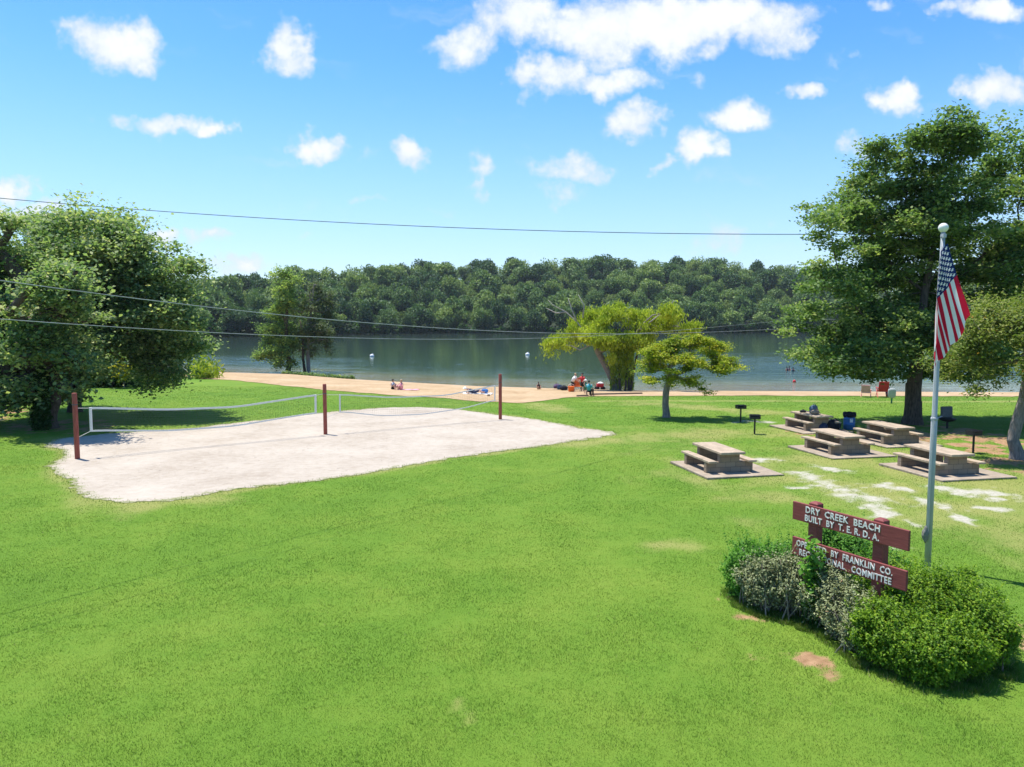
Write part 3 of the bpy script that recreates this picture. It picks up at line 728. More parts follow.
pads = ['bare concrete slab under the lone table nearest the sand court', 'concrete slab under the middle table beside the white gravel', 'concrete slab under the table with bags on top', 'concrete slab under the table by the big tree trunk', 'concrete slab under the table behind the flagpole']
TAB = []
proto = None
for i, ((px, py), lab) in enumerate(tabs):
    d = ray(px, py); tt = (.87 - CAM_Z) / d[2]; c = d[:2] * tt + lvec * 1.225 + wvec * .49
    z = tz(*c); loc = (c[0], c[1], z + .075)
    if proto is None: proto = o = make_table(lab, loc)
    else: o = copy_tree(proto, None, lab, loc)
    TAB.append(o)
    pc = c + wvec * [.25, .1, -.1, .1, .25][i] - lvec * .1
    make_pad(pads[i], (pc[0], pc[1], z + .0), 3.3, [3.05, 3.0, 2.9, 2.9, 3.1][i])

# ------------------------------------------------------------------ grills
M['iron'] = worn('black_iron', (.018, .018, .018), .4, 9, .6, .2, .4)
M['iron_grey'] = worn('grey_iron', (.09, .10, .105), .3, 6, .55, .2, .4)
def make_grill(label, loc, rz):
    g = thing('pedestal_grill', label, 'grill', loc, rz, 'pedestal grills on the lawn')
    bm = bmesh.new(); tube(bm, [(0, 0, -.1), (0, 0, .80)], .045, 10); obj('post', bm, M['iron'], g)
    bm = bmesh.new()
    for c, s in (((0, 0, .80), (.52, .40, .02)), ((-.25, 0, .90), (.02, .40, .20)), ((.25, 0, .90), (.02, .40, .20)), ((0, .19, .90), (.48, .02, .20)), ((0, -.19, .855), (.48, .02, .11))): bx(bm, c, s)
    bm2 = bm; obj('firebox', bm2, M['iron'], g)
    bm = bmesh.new()
    for k in range(9): bx(bm, (-.2 + k * .05, 0, .985), (.012, .40, .012))
    bx(bm, (0, -.19, .972), (.46, .014, .014)); bx(bm, (0, .19, .972), (.46, .014, .014)); bx(bm, (-.34, -.15, .985), (.26, .02, .015)); bx(bm, (.34, -.15, .985), (.26, .02, .015))
    obj('grate', bm, M['iron'], g)
    return g
g1 = gnd(740.5, 422); g2 = gnd(754.5, 434); g3 = gnd(973, 453)
gr = make_grill('black pedestal grill farther from the lone picnic table', (g1[0], g1[1], g1[2]), .1)
copy_tree(gr, None, 'black pedestal grill on the white gravel patch near the lone table', tuple(g2), -.2)
copy_tree(gr, None, 'black pedestal grill in the shade beside the twisted trunk', tuple(g3), .4)
g4 = gnd(947, 428.5)
sg = thing('smoker_grill', 'grey pedestal grill with its lid raised in the shade of the big tree', 'grill', tuple(g4), .15, 'pedestal grills on the lawn')
bm = bmesh.new(); tube(bm, [(0, 0, -.1), (0, 0, .38)], .06, 10); obj('post', bm, M['iron'], sg)
bm = bmesh.new(); lathe(bm, [(.10, .36), (.30, .42), (.42, .52), (.43, .56), (.38, .57)], 20); obj('bowl', bm, M['iron'], sg, smooth=True)
bm = bmesh.new(); bx(bm, (.02, .12, .88), (.66, .16, .62), Matrix.Rotation(-.06, 3, 'X')); obj('lid', bm, M['iron_grey'], sg, bevel=.05)
bm = bmesh.new(); tube(bm, [(-.30, .05, .66), (-.55, 0, .60), (-.74, -.05, .48)], .035, 8); obj('handle', bm, worn('pale_metal', (.5, .5, .5), .2, 5, .5), sg, smooth=True)

# ------------------------------------------------------------------ bags, barrel, bin, chairs
M['blk'] = worn('black_cloth', (.015, .016, .022), .4, 8, .85); M['bluegrey'] = worn('blue_grey_cloth', (.10, .14, .19), .3, 8, .85); M['tan'] = worn('tan_cloth', (.30, .22, .16), .3, 8, .85)
M['navy'] = worn('navy_cloth', (.02, .035, .08), .4, 8, .85); M['bluebarrel'] = worn('blue_plastic', (.05, .16, .38), .25, 5, .5, .1); M['red'] = worn('red_cloth', (.55, .04, .045), .2, 6, .8); M['pink'] = worn('pink_cloth', (.70, .32, .36), .2, 6, .8)
M['orange'] = worn('orange_cloth', (.72, .17, .04), .2, 6, .8); M['white'] = worn('white_cloth', (.78, .77, .75), .1, 6, .8); M['teal'] = worn('teal_cloth', (.06, .38, .44), .2, 6, .8); M['greencloth'] = worn('green_cloth', (.05, .20, .10), .2, 6, .8)
M['blue'] = worn('blue_cloth', (.04, .16, .42), .2, 6, .8); M['skin'] = worn('skin', (.50, .28, .20), .1, 6, .6); M['skin_tan'] = worn('tanned_skin', (.30, .16, .10), .1, 6, .6); M['hair'] = worn('dark_hair', (.02, .014, .01), .3, 20, .7); M['hair_fair'] = worn('fair_hair', (.42, .30, .17), .2, 20, .7); M['greyp'] = worn('grey_panel', (.42, .44, .43), .15, 5, .7)
def on_table(i, dx, dy): 
    o = TAB[i]; c = np.array(o.location[:2]) + lvec * dx - wvec * dy; return (c[0], c[1], o.location[2] + .79)
def bag(name, label, loc, s, mat, seed, strap=True, cat='bag', rz=.3, strapmat=None):
    b = thing(name, label, cat, loc, rz)
    bm = bmesh.new(); blob(bm, (0, 0, s[2] * .92), s, seed, .13); obj('body', bm, mat, b, smooth=True)
    if strap:
        bm = bmesh.new(); tube(bm, [(-s[0] * .45, -.02, s[2] * 1.7), (-s[0] * .2, -.03, s[2] * 2.15), (s[0] * .25, -.02, s[2] * 2.1), (s[0] * .45, 0, s[2] * 1.65)], .016, 6); obj('strap', bm, strapmat or mat, b, smooth=True)
    return b
bag('backpack', 'grey blue backpack heaped on a picnic table top', on_table(2, -.15, -.05), (.24, .20, .25), M['bluegrey'], 3)
bag('tote_bag', 'tan tote bag slumped against the backpack on the table', on_table(2, -.38, .02), (.26, .18, .13), M['tan'], 5)
bag('handbag', 'small dark handbag lying at the table end away from the backpack', on_table(2, .55, .15), (.20, .14, .07), M['blk'], 8)
b_ = gnd(833, 431)
bag('duffel_bag', 'large black duffel bag on the grass behind the middle table', (b_[0], b_[1], b_[2]), (.50, .32, .33), M['blk'], 11)
bag('cooler_bag', 'navy cooler bag leaning by the black duffel', (b_[0] - .62, b_[1] - .2, b_[2]), (.26, .26, .24), M['navy'], 13)
b_ = gnd(849, 429.5)
tc = thing('trash_barrel', 'blue trash barrel lined with a black bag between the tables', 'trash barrel', tuple(b_))
bm = bmesh.new(); lathe(bm, [(.26, 0), (.29, .02), (.29, .28), (.305, .30), (.29, .32), (.29, .56), (.305, .58), (.29, .60), (.29, .86), (.30, .88)], 24); obj('drum', bm, M['bluebarrel'], tc, smooth=True)
bm = bmesh.new(); lathe(bm, [(.325, .70), (.34, .80), (.335, .905), (.31, .94), (.26, .91), (.22, .72), (.05, .66)], 20)
for v in bm.verts: v.co.z += .03 * math.sin(7 * math.atan2(v.co.y, v.co.x)) * (1 if v.co.z < .85 else .4)
obj('bin_liner', bm, M['blk'], tc, smooth=True)
bm = bmesh.new(); bx(bm, (-.02, -.291, .52), (.16, .008, .2)); obj('sticker', bm, M['white'], tc)
b_ = gnd(891.5, 403.5)
sb = thing('park_notice', 'rounded grey notice panel on a short dark post near the beach', 'sign', tuple(b_), -.1)
bm = bmesh.new(); tube(bm, [(0, 0, -.1), (0, 0, .7)], .06, 8); obj('post', bm, M['greencloth'], sb)
bm = bmesh.new(); lathe(bm, [(.12, .40), (.24, .46), (.29, .62), (.29, .95), (.25, 1.08), (.1, 1.12)], 20)
for v in bm.verts: v.co.y *= .35
obj('panel', bm, M['greyp'], sb, smooth=True)
def beach_chair(label, loc, rz, mat, frame):
    c = thing('beach_chair', label, 'beach chair', loc, rz, 'folding chairs on the beach')
    bm = bmesh.new(); bx(bm, (0, 0, .36), (.52, .48, .04)); obj('seat', bm, mat, c, bevel=.01)
    bm = bmesh.new(); bx(bm, (0, .30, .66), (.52, .04, .62), Matrix.Rotation(-.3, 3, 'X')); obj('backrest', bm, mat, c, bevel=.01)
    for sx in (-1, 1):
        bm = bmesh.new(); tube(bm, [(sx * .27, -.24, 0), (sx * .27, .22, .58)], .018, 6); obj('leg', bm, frame, c)
        bm = bmesh.new(); tube(bm, [(sx * .27, .28, 0), (sx * .27, -.22, .56)], .018, 6); obj('leg', bm, frame, c)
        bm = bmesh.new(); bx(bm, (sx * .27, -.02, .58), (.05, .52, .03)); obj('armrest', bm, frame, c)
    return c
M['redpaint'] = worn('red_paint', (.55, .05, .05), .15, 6, .5); M['pinkpaint'] = worn('faded_red_paint', (.62, .26, .22), .2, 6, .6)
b_ = gnd(882, 397.2); rc = beach_chair('bright red beach chair on the sand strip beyond the big trunk', tuple(b_), 2.9, M['red'], M['redpaint']); rc.scale = (1.5, 1.5, 1.4)
b_ = gnd(866, 397.2); pc_ = beach_chair('low faded pink chair at the water edge left of the red chair', tuple(b_), 2.6, M['pink'], M['pinkpaint']); pc_.scale = (1.3, 1.3, 1.1)
b_ = gnd(888, 396.8); bag('beach_bag', 'dark beach bag standing beside the bright red chair', tuple(b_), (.22, .2, .42), M['navy'], 21)

# ------------------------------------------------------------------ people (one skinned surface each)
def person(label, loc, rz, J, rad, cat='person', hair=M['hair'], skin=M['skin'], clothes=(), hat=None, group=None):
    p = thing('person', label, cat, loc, rz, group)
    E = [('pelvis', 'chest'), ('chest', 'neck'), ('neck', 'head'), ('head', 'crown'), ('head', 'nose')] if 'nose' in J else [('pelvis', 'chest'), ('chest', 'neck'), ('neck', 'head'), ('head', 'crown')]
    for s in 'lr':
        E += [('chest', s + 'sh'), (s + 'sh', s + 'el'), (s + 'el', s + 'ha'), ('pelvis', s + 'hip'), (s + 'hip', s + 'kn'), (s + 'kn', s + 'an'), (s + 'an', s + 'toe')]
        for q in range(4):
            if s + 'ha' in J:
                a = Vector(J[s + 'ha']) - Vector(J[s + 'el']); a.normalize(); side = a.cross(Vector((0, 0, 1))); side = side.normalized() if side.length > .1 else Vector((1, 0, 0))
                J[s + 'f%d' % q] = tuple(Vector(J[s + 'ha']) + a * (.085 - .008 * abs(q - 1)) + side * (.022 * (q - 1.5)) + Vector((0, 0, -.015))); E.append((s + 'ha', s + 'f%d' % q)); rad[s + 'f%d' % q] = .009
    names = list(J); ix = {k: i for i, k in enumerate(names)}
    me = bpy.data.meshes.new('body'); me.from_pydata([J[k] for k in names], [(ix[a], ix[b]) for a, b in E], [])
    o = bpy.data.objects.new('body', me); COL.objects.link(o); o.parent = p
    sk = o.modifiers.new('skin', 'SKIN'); sk.use_smooth_shade = True
    lay = me.skin_vertices[0] if len(me.skin_vertices) else None
    if lay is None:
        bm = bmesh.new(); bm.from_mesh(me); bm.verts.layers.skin.verify(); bm.to_mesh(me); bm.free(); lay = me.skin_vertices[0]
    for k, i in ix.items():
        r = rad.get(k) or rad.get(k[1:], .05); lay.data[i].radius = (r, r)
    lay.data[ix['pelvis']].use_root = True
    sb_ = o.modifiers.new('subsurf', 'SUBSURF'); sb_.levels = 1; sb_.render_levels = 1
    me.materials.append(skin)
    hd = Vector(J['head']); cr = Vector(J['crown']); ax = (cr - hd).normalized()
    bm = bmesh.new(); blob(bm, hd + ax * .065 + Vector((0, .022, 0)), (.098, .105, .095), 2, .04, 2); obj('hair', bm, hair, p, smooth=True)
    bm = bmesh.new()
    for s in (-1, 1): blob(bm, hd + Vector((s * .034, -.093, .03)), (.013, .008, .009), 1, 0, 1)
    obj('eyes', bm, M['hair'], p)
    for nm, mat, pts, rr in clothes:
        bm = bmesh.new(); tube(bm, [J[a] if isinstance(a, str) else a for a in pts], rr, 12); obj(nm, bm, mat, p, smooth=True)
    if hat:
        bm = bmesh.new(); c = hd + ax * .10; lathe(bm, [(.22, -.02), (.20, .0), (.115, .01), (.105, .09), (.05, .12)], 18, c); obj('hat', bm, hat, p, smooth=True)
    return p
RAD = dict(pelvis=.14, chest=.135, neck=.055, head=.10, crown=.07, nose=.02, sh=.06, el=.042, ha=.032, hip=.09, kn=.06, an=.042, toe=.035)
def J_sit(lean=0.0, reach=.25):
    J = dict(pelvis=(0, 0, .13), chest=(0, .02 + lean, .48), neck=(0, 0 + lean, .66), head=(0, -.02 + lean, .78), crown=(0, -.01 + lean, .89), nose=(0, -.12 + lean, .78))
    for s, q in (('l', 1), ('r', -1)):
        J.update({s + 'sh': (q * .18, .02 + lean, .57), s + 'el': (q * .25, -.12, .36), s + 'ha': (q * .20, -.33, .33), s + 'hip': (q * .10, -.05, .12), s + 'kn': (q * .14, -.44, .44), s + 'an': (q * .12, -.68, .07), s + 'toe': (q * .12, -.84, .04)})
    return J
def J_stand(lean=0.0, arm=0.0):
    J = dict(pelvis=(0, 0, .92), chest=(0, -lean * .6, 1.24), neck=(0, -lean * .9, 1.45), head=(0, -lean * 1.05, 1.57), crown=(0, -lean * 1.05, 1.68), nose=(0, -.10 - lean * 1.05, 1.56))
    for s, q in (('l', 1), ('r', -1)):
        J.update({s + 'sh': (q * .19, -lean * .8, 1.37), s + 'el': (q * .25, -lean * .8 - arm * .6, 1.12), s + 'ha': (q * .22, -lean - .12 - arm, .93 + arm * .3), s + 'hip': (q * .10, 0, .86), s + 'kn': (q * .11, -.03, .47), s + 'an': (q * .11, .02, .07), s + 'toe': (q * .12, -.15, .04)})
    return J
def J_lie():
    J = dict(pelvis=(0, 0, .13), chest=(0, .38, .24), neck=(0, .58, .33), head=(0, .70, .40), crown=(0, .81, .44), nose=(0, .66, .50))
    for s, q in (('l', 1), ('r', -1)):
        J.update({s + 'sh': (q * .18, .50, .28), s + 'el': (q * .30, .62, .06), s + 'ha': (q * .28, .36, .05), s + 'hip': (q * .10, -.06, .12), s + 'kn': (q * .12, -.46, .26), s + 'an': (q * .11, -.85, .07), s + 'toe': (q * .12, -.92, .18)})
    return J
def J_chair():
    J = dict(pelvis=(0, 0, .50), chest=(0, .04, .86), neck=(0, .03, 1.05), head=(0, .01, 1.17), crown=(0, .02, 1.28), nose=(0, -.09, 1.16))
    for s, q in (('l', 1), ('r', -1)):
        J.update({s + 'sh': (q * .19, .03, .96), s + 'el': (q * .27, -.05, .70), s + 'ha': (q * .22, -.28, .62), s + 'hip': (q * .10, -.04, .49), s + 'kn': (q * .14, -.46, .50), s + 'an': (q * .13, -.48, .07), s + 'toe': (q * .13, -.64, .04)})
    return J
TOP = lambda m_, nm='shirt': (nm, m_, ['pelvis', 'chest', 'neck'], [.165, .175, .075])
def SLV(m_): return [('sleeve', m_, ['lsh', 'lel'], [.075, .06]), ('sleeve', m_, ['rsh', 'rel'], [.075, .06])]
def SHORT(m_): return [('shorts', m_, ['pelvis', 'lhip', 'lkn'], [.15, .115, .085]), ('shorts', m_, ['pelvis', 'rhip', 'rkn'], [.15, .115, .085])]
p = gnd(393, 389.5); person('dark haired person sitting on the sand in a white top and black shorts', tuple(p), .6, J_sit(), dict(RAD), clothes=[TOP(M['white'])] + SHORT(M['blk']))
p2 = gnd(401, 390.0); person('fair haired person in pink sitting on a pink towel', tuple(p2), -.5, J_sit(.05), dict(RAD), hair=M['hair_fair'], clothes=[TOP(M['pink'])] + SHORT(M['pink']))
def towel(label, loc, rz, mat, sx=.95, sy=1.7):
    n_ = 14; g = np.linspace(-.5, .5, n_); a, b = np.meshgrid(g * sx, g * sy); z = .035 + .02 * np.sin(a * 7 + b * 3) + .015 * np.sin(b * 9)
    i_ = np.arange(n_ * n_).reshape(n_, n_); f_ = np.stack([i_[:-1, :-1], i_[:-1, 1:], i_[1:, 1:], i_[1:, :-1]], -1).reshape(-1, 4)
    o = mesh_np('beach_towel', np.stack([a.ravel(), b.ravel(), z.ravel()], 1), f_, mat, smooth=True); o.location = loc; o.rotation_euler = (0, 0, rz)
    sd = o.modifiers.new('thick', 'SOLIDIFY'); sd.thickness = .02; return tag(o, label, 'towel', 'towels on the beach')
towel('rumpled pink beach towel beside the seated pair', (p2[0] + .7, p2[1] - .1, p2[2] + .02), 1.3, M['pink'])
p3 = gnd(470, 394); person('person in a white sun hat and dark swimwear reclining on a white towel', (p3[0] + .35, p3[1], p3[2] + .05), 1.35, J_lie(), dict(RAD), hat=M['white'], clothes=[TOP(M['navy'], 'swimsuit')] + SHORT(M['navy']))
towel('long white beach towel under the reclining person in the hat', (p3[0] + .6, p3[1], p3[2] + .01), 1.45, M['white'], 1.1, 2.6)
bag('beach_bag', 'bright blue beach bag lying on the white towel', (p3[0] + 1.2, p3[1] + .25, p3[2] + .05), (.36, .24, .19), M['blue'], 31)
bag('pouch', 'small tan pouch on the sand right of the white towel', tuple(gnd(488.5, 396.3)), (.14, .12, .10), M['tan'], 33, strap=False)
p = gnd(538.5, 389.6); person('small child in dark swimwear sitting alone at the waterline', tuple(p), .2, J_sit(), dict(RAD), skin=M['skin_tan'], clothes=[TOP(M['blk'], 'swimsuit')]).scale = (.8, .8, .8)
# group by the willow
c0 = gnd(572.5, 391.5); pw = person('person in a white shirt and black shorts bending toward an orange chair', tuple(c0), 1.15, J_stand(.28, .2), dict(RAD), hair=M['hair_fair'], clothes=[TOP(M['white'])] + SLV(M['white']) + SHORT(M['blk']))
c0 = gnd(577.5, 391.6)
oc = beach_chair('large orange folding chair in the middle of the beach group', tuple(c0), .25, M['orange'], M['iron']); oc.scale = (1.25, 1.2, 1.3)
b_ = gnd(571.2, 392.0); bk_ = thing('bucket', 'orange red bucket at the feet of the person in white', 'bucket', tuple(b_))
bm = bmesh.new(); lathe(bm, [(.24, 0), (.31, .5), (.33, .52), (.30, .52), (.24, .1)], 20); obj('pail', bm, M['orange'], bk_, smooth=True)
bm = bmesh.new(); tube(bm, [(-.31, 0, .5), (-.2, 0, .68), (0, 0, .75), (.2, 0, .68), (.31, 0, .5)], .015, 6); obj('handle', bm, M['white'], bk_, smooth=True)
c0 = gnd(582.5, 391.6); person('dark haired person in a red shirt standing behind the teal shirt', tuple(c0), -.7, J_stand(.05, .1), dict(RAD), clothes=[TOP(M['red'])] + SLV(M['red']) + SHORT(M['blk']))
c0 = gnd(585.2, 393.8); person('child in a green top and white hat standing close to the teal shirt', tuple(c0), .5, J_stand(.05, .1), dict(RAD), hat=M['white'], clothes=[TOP(M['greencloth'])] + SHORT(M['greencloth'])).scale = (.72, .72, .72)
c0 = gnd(589.0, 396.2)
fs = thing('camp_stool', 'dark camp stool under the person in the teal shirt', 'stool', tuple(c0))
bm = bmesh.new(); bx(bm, (0, 0, .37), (.46, .42, .05)); obj('seat', bm, M['blk'], fs, bevel=.01)
for sx in (-1, 1):
    for sy in (-1, 1): bm = bmesh.new(); tube(bm, [(sx * .20, sy * .18, 0), (sx * .17, sy * .15, .36)], .018, 6); obj('leg', bm, M['iron'], fs)
person('dark haired person in a teal shirt and dark trousers seated at the grass edge', (c0[0], c0[1], c0[2]), 2.6, J_chair(), dict(RAD), clothes=[TOP(M['teal'])] + SLV(M['teal']) + [('trousers', M['blk'], ['pelvis', 'lhip', 'lkn', 'lan'], [.16, .12, .09, .07]), ('trousers', M['blk'], ['pelvis', 'rhip', 'rkn', 'ran'], [.16, .12, .09, .07])])
c0 = gnd(600, 389.3)
wg = thing('beach_wagon', 'red beach wagon with dark wheels and a white cover by the willow', 'wagon', tuple(c0), .1)
bm = bmesh.new(); bx(bm, (0, 0, .50), (.72, .5, .38)); obj('tub', bm, M['red'], wg, bevel=.03)
bm = bmesh.new(); blob(bm, (.02, 0, .74), (.34, .24, .14), 4, .1); obj('cover', bm, M['white'], wg, smooth=True)
for sx in (-1, 1):
    for sy in (-1, 1):
        bm = bmesh.new(); tube(bm, [(sx * .33, sy * .30 - .05, .20), (sx * .33, sy * .30 + .05, .20)], .20, 16); obj('wheel', bm, M['blk'], wg, bevel=.02)
bm = bmesh.new(); tube(bm, [(-.36, 0, .4), (-.7, 0, .62), (-.72, 0, .78)], .02, 6); obj('handle', bm, M['blk'], wg)
b_ = gnd(557, 388.8); bag('sports_bag', 'dark purple sports bag left of the group near the water', tuple(b_), (.42, .26, .26), worn('plum_cloth', (.09, .06, .12), .3, 8), 41)
b_ = gnd(560.5, 389.8); bag('sports_bag', 'grey blue sports bag between the purple one and the dark bag', tuple(b_), (.34, .25, .24), M['bluegrey'], 43)
b_ = gnd(564, 390.6); bag('sports_bag', 'black sports bag closest to the orange bucket', tuple(b_), (.40, .26, .24), M['blk'], 45)
# edging timbers along the lawn by the group
M['timber'] = worn('old_timber', (.12, .085, .06), .35, 4, .9)
a, b = gnd(577, 396.8), gnd(588, 396.3); bm = bmesh.new(); tube(bm, [a + (0, 0, .06), b + (0, 0, .06)], .09, 8); tag(obj('edging_timber', bm, M['timber']), 'short edging timber left of the teal shirt', 'timber', 'edging timbers between lawn and beach')
a, b = gnd(592, 395.2), gnd(642, 394.2); bm = bmesh.new(); tube(bm, [a + (0, 0, .06), (a + b) / 2 + (0, 0, .06), b + (0, 0, .06)], .10, 8); tag(obj('edging_timber', bm, M['timber']), 'long edging timber below the willow trunks', 'timber', 'edging timbers between lawn and beach')

# ------------------------------------------------------------------ in the water
def on_water(px, py):
    d = ray(px, py); tt = (WATER_Z - CAM_Z) / d[2]; return np.array([d[0] * tt, d[1] * tt, WATER_Z])
for (px, py, lab) in ((372, 356.5, 'white float on the lake left of the middle'), (527.5, 355, 'white float on the lake in front of the willow')):
    w_ = on_water(px, py); b = thing('buoy', lab, 'buoy', tuple(w_), .3, 'white floats marking the swimming area')
    bm = bmesh.new(); lathe(bm, [(.15, -.25), (.42, -.1), (.48, .1), (.42, .34), (.2, .46), (.12, .50)], 20); obj('float', bm, M['white'], b, smooth=True)
    bm = bmesh.new(); tube(bm, [(0, 0, .48), (0, 0, .58)], .09, 10); bx(bm, (.12, 0, .6), (.34, .1, .12)); obj('top_mark', bm, M['white'], b)
w_ = on_water(794.3, 382); b = thing('buoy', 'small red float near the swimmers by the big tree', 'buoy', tuple(w_))
bm = bmesh.new(); lathe(bm, [(.05, -.15), (.17, -.05), (.2, .06), (.15, .2), (.04, .27)], 16); obj('float', bm, M['red'], b, smooth=True)
bm = bmesh.new(); tube(bm, [(0, 0, .26), (0, 0, .36)], .03, 8); obj('ring', bm, M['white'], b)
for (px, py, rz, lab) in ((786.8, 370.5, .4, 'dark haired swimmer at the left of the three'), (789.2, 370.2, -.8, 'swimmer between the two others, closest to the left one'), (793, 371, 2.0, 'swimmer nearest the big tree, apart from the pair')):
    w_ = on_water(px, py); person(lab, (w_[0], w_[1], w_[2] - 1.12), rz, J_stand(0, .3), dict(RAD), skin=M['skin_tan'], clothes=[TOP(M['navy'], 'swimsuit')], group='swimmers in the lake')

# ------------------------------------------------------------------ volleyball posts and nets
m, t, out = new_mat('red_post_paint'); co = t.coord()
mp = t.n('ShaderNodeMapping'); mp.inputs['Scale'].default_value = (9, 9, 1.2); t.L(co, mp.inputs[0])
nn = t.noise(mp.outputs[0], 2.5, 5, .65)
pbsdf(t, out, t.ramp(nn, [(.3, (.19, .058, .042)), (.55, (.33, .085, .06)), (.75, (.42, .15, .10))]), .75, t.bump(nn, .3, .02)); M['postred'] = m
M['tape'] = worn('white_tape', (.74, .73, .68), .12, 5, .8); M['net'] = worn('net_cord', (.10, .10, .09), .2, 5, .9); M['rope'] = worn('rope', (.55, .53, .48), .2, 9, .9)
posts = []
for (px, py, yt, lab) in ((77.5, 459, 393, 'red volleyball post at the near left end of the sand court'), (325.5, 434.5, 384, 'red volleyball post standing between the two nets'), (500.3, 419.5, 374, 'red volleyball post at the far end of the sand court')):
    g = gnd(px, py); top = at(px, yt, g[1])[2] - g[2]
    p = thing('volleyball_post', lab, 'post', tuple(g), .25, 'red posts of the volleyball court')
    bm = bmesh.new(); tube(bm, [(0, 0, -.3), (0, 0, top - .04), (0, 0, top)], [.098, .095, .088], 14); obj('pole', bm, M['postred'], p, smooth=True, bevel=.01)
    bm = bmesh.new(); lathe(bm, [(.102, top - .5), (.106, top - .495), (.106, top - .465), (.102, top - .46)], 14); obj('net_ring', bm, M['iron_grey'], p)
    posts.append((g, top))
def net(label, A, B, tops, bots, post_a, post_b, tw=.085):
    """A,B ground xy of the net ends; tops / bots: [(u, z)] sagging lines"""
    n_ = 40; u = np.linspace(0, 1, n_)
    zt = np.interp(u, *zip(*tops)); zb = np.interp(u, *zip(*bots))
    k = np.ones(5) / 5; zt = np.convolve(np.pad(zt, 2, mode='edge'), k, 'valid'); zb = np.convolve(np.pad(zb, 2, mode='edge'), k, 'valid')
    bow = .12 * np.sin(u * math.pi); dx = (B - A) / np.linalg.norm(B - A); nrm = np.array([-dx[1], dx[0]])
    P = A[None] * (1 - u[:, None]) + B[None] * u[:, None]; Pb = P + nrm * (bow + .05 * np.sin(u * 9))[:, None]
    c0 = np.array([P[0, 0], P[0, 1], 0])
    nt_ = thing('volleyball_net', label, 'volleyball net', tuple(c0), 0, 'nets of the volleyball court')
    T = np.column_stack([P, zt]) - c0; Bt = np.column_stack([Pb, zb]) - c0
    def band(name, C0, half, mat):
        bm = bmesh.new(); dn = np.array([nrm[0], nrm[1], 0]) * .007
        r = [[bm.verts.new(c + s * dn + np.array([0, 0, h])) for s, h in ((-1, -half), (1, -half), (1, half), (-1, half))] for c in C0]
        for a, b in zip(r, r[1:]):
            for q in range(4): bm.faces.new((a[q], a[(q + 1) % 4], b[(q + 1) % 4], b[q]))
        bm.faces.new(r[0][::-1]); bm.faces.new(r[-1]); obj(name, bm, mat, nt_)
    band('top_tape', T, tw * .5, M['tape']); band('bottom_tape', Bt, tw * .42, M['tape'])
    for q in (0, -1):
        bm = bmesh.new(); tube(bm, [T[q] + (0, 0, .03), Bt[q] - (0, 0, .03)], .055 if tw > .07 else .04, 8); obj('side_tape', bm, M['tape'], nt_)
    bm = bmesh.new()
    for i in range(0, n_ - 1):
        for q in (0, .5):
            a = T[i] * (1 - q) + T[i + 1] * q; b = Bt[i] * (1 - q) + Bt[i + 1] * q; tube(bm, [a, b], .0025, 3, False)
    for h in np.linspace(.12, .88, 8): tube(bm, list(T * (1 - h) + Bt * h), .0025, 3, False)
    obj('netting', bm, M['net'], nt_)
    for e, post in ((0, post_a), (-1, post_b)):
        g, tp_ = post
        for C, zz in ((T[e], None), (Bt[e], None)):
            q = np.array([g[0], g[1], C[2] + (.05 if C is T[e] else -.1)]) - np.array([c0[0], c0[1], 0])
            q[2] = C[2] + (.04 if np.allclose(C, T[e]) else -.25 if e == 0 else -.05); bm = bmesh.new(); tube(bm, [C, q], .012, 5); obj('tie_rope', bm, M['rope'], nt_)
    return nt_
g0, g1_, g2_ = posts[0][0], posts[1][0], posts[2][0]
def lerp2(a, b, u): return a[:2] * (1 - u) + b[:2] * u
def zpix(px, py, XY): return at(px, py, XY[1])[2]
A = lerp2(g0, g1_, .05); B = lerp2(g0, g1_, .955)
net('white edged volleyball net stretched between the near and middle post', A, B, [(0, zpix(86, 407.8, A)), (.3, zpix(135, 410, lerp2(A, B, .28))), (.6, zpix(205, 407, lerp2(A, B, .6))), (1, zpix(313, 395, B))],
    [(0, zpix(89, 430.5, A)), (.3, zpix(140, 431.5, lerp2(A, B, .28))), (.6, zpix(205, 426, lerp2(A, B, .6))), (1, zpix(313, 412.8, B))], posts[0], posts[1])
A = lerp2(g1_, g2_, .075); B = lerp2(g1_, g2_, .965)
net('sagging volleyball net stretched between the middle and far post', A, B, [(0, zpix(340, 394.5, A)), (.3, zpix(390, 397.5, lerp2(A, B, .3))), (.65, zpix(445, 395.5, lerp2(A, B, .65))), (1, zpix(494, 385.5, B))],
    [(0, zpix(340, 411.5, A)), (.25, zpix(375, 416, lerp2(A, B, .25))), (.5, zpix(415, 414.5, lerp2(A, B, .5))), (.8, zpix(465, 408, lerp2(A, B, .8))), (1, zpix(494, 400, B))], posts[1], posts[2], .06)

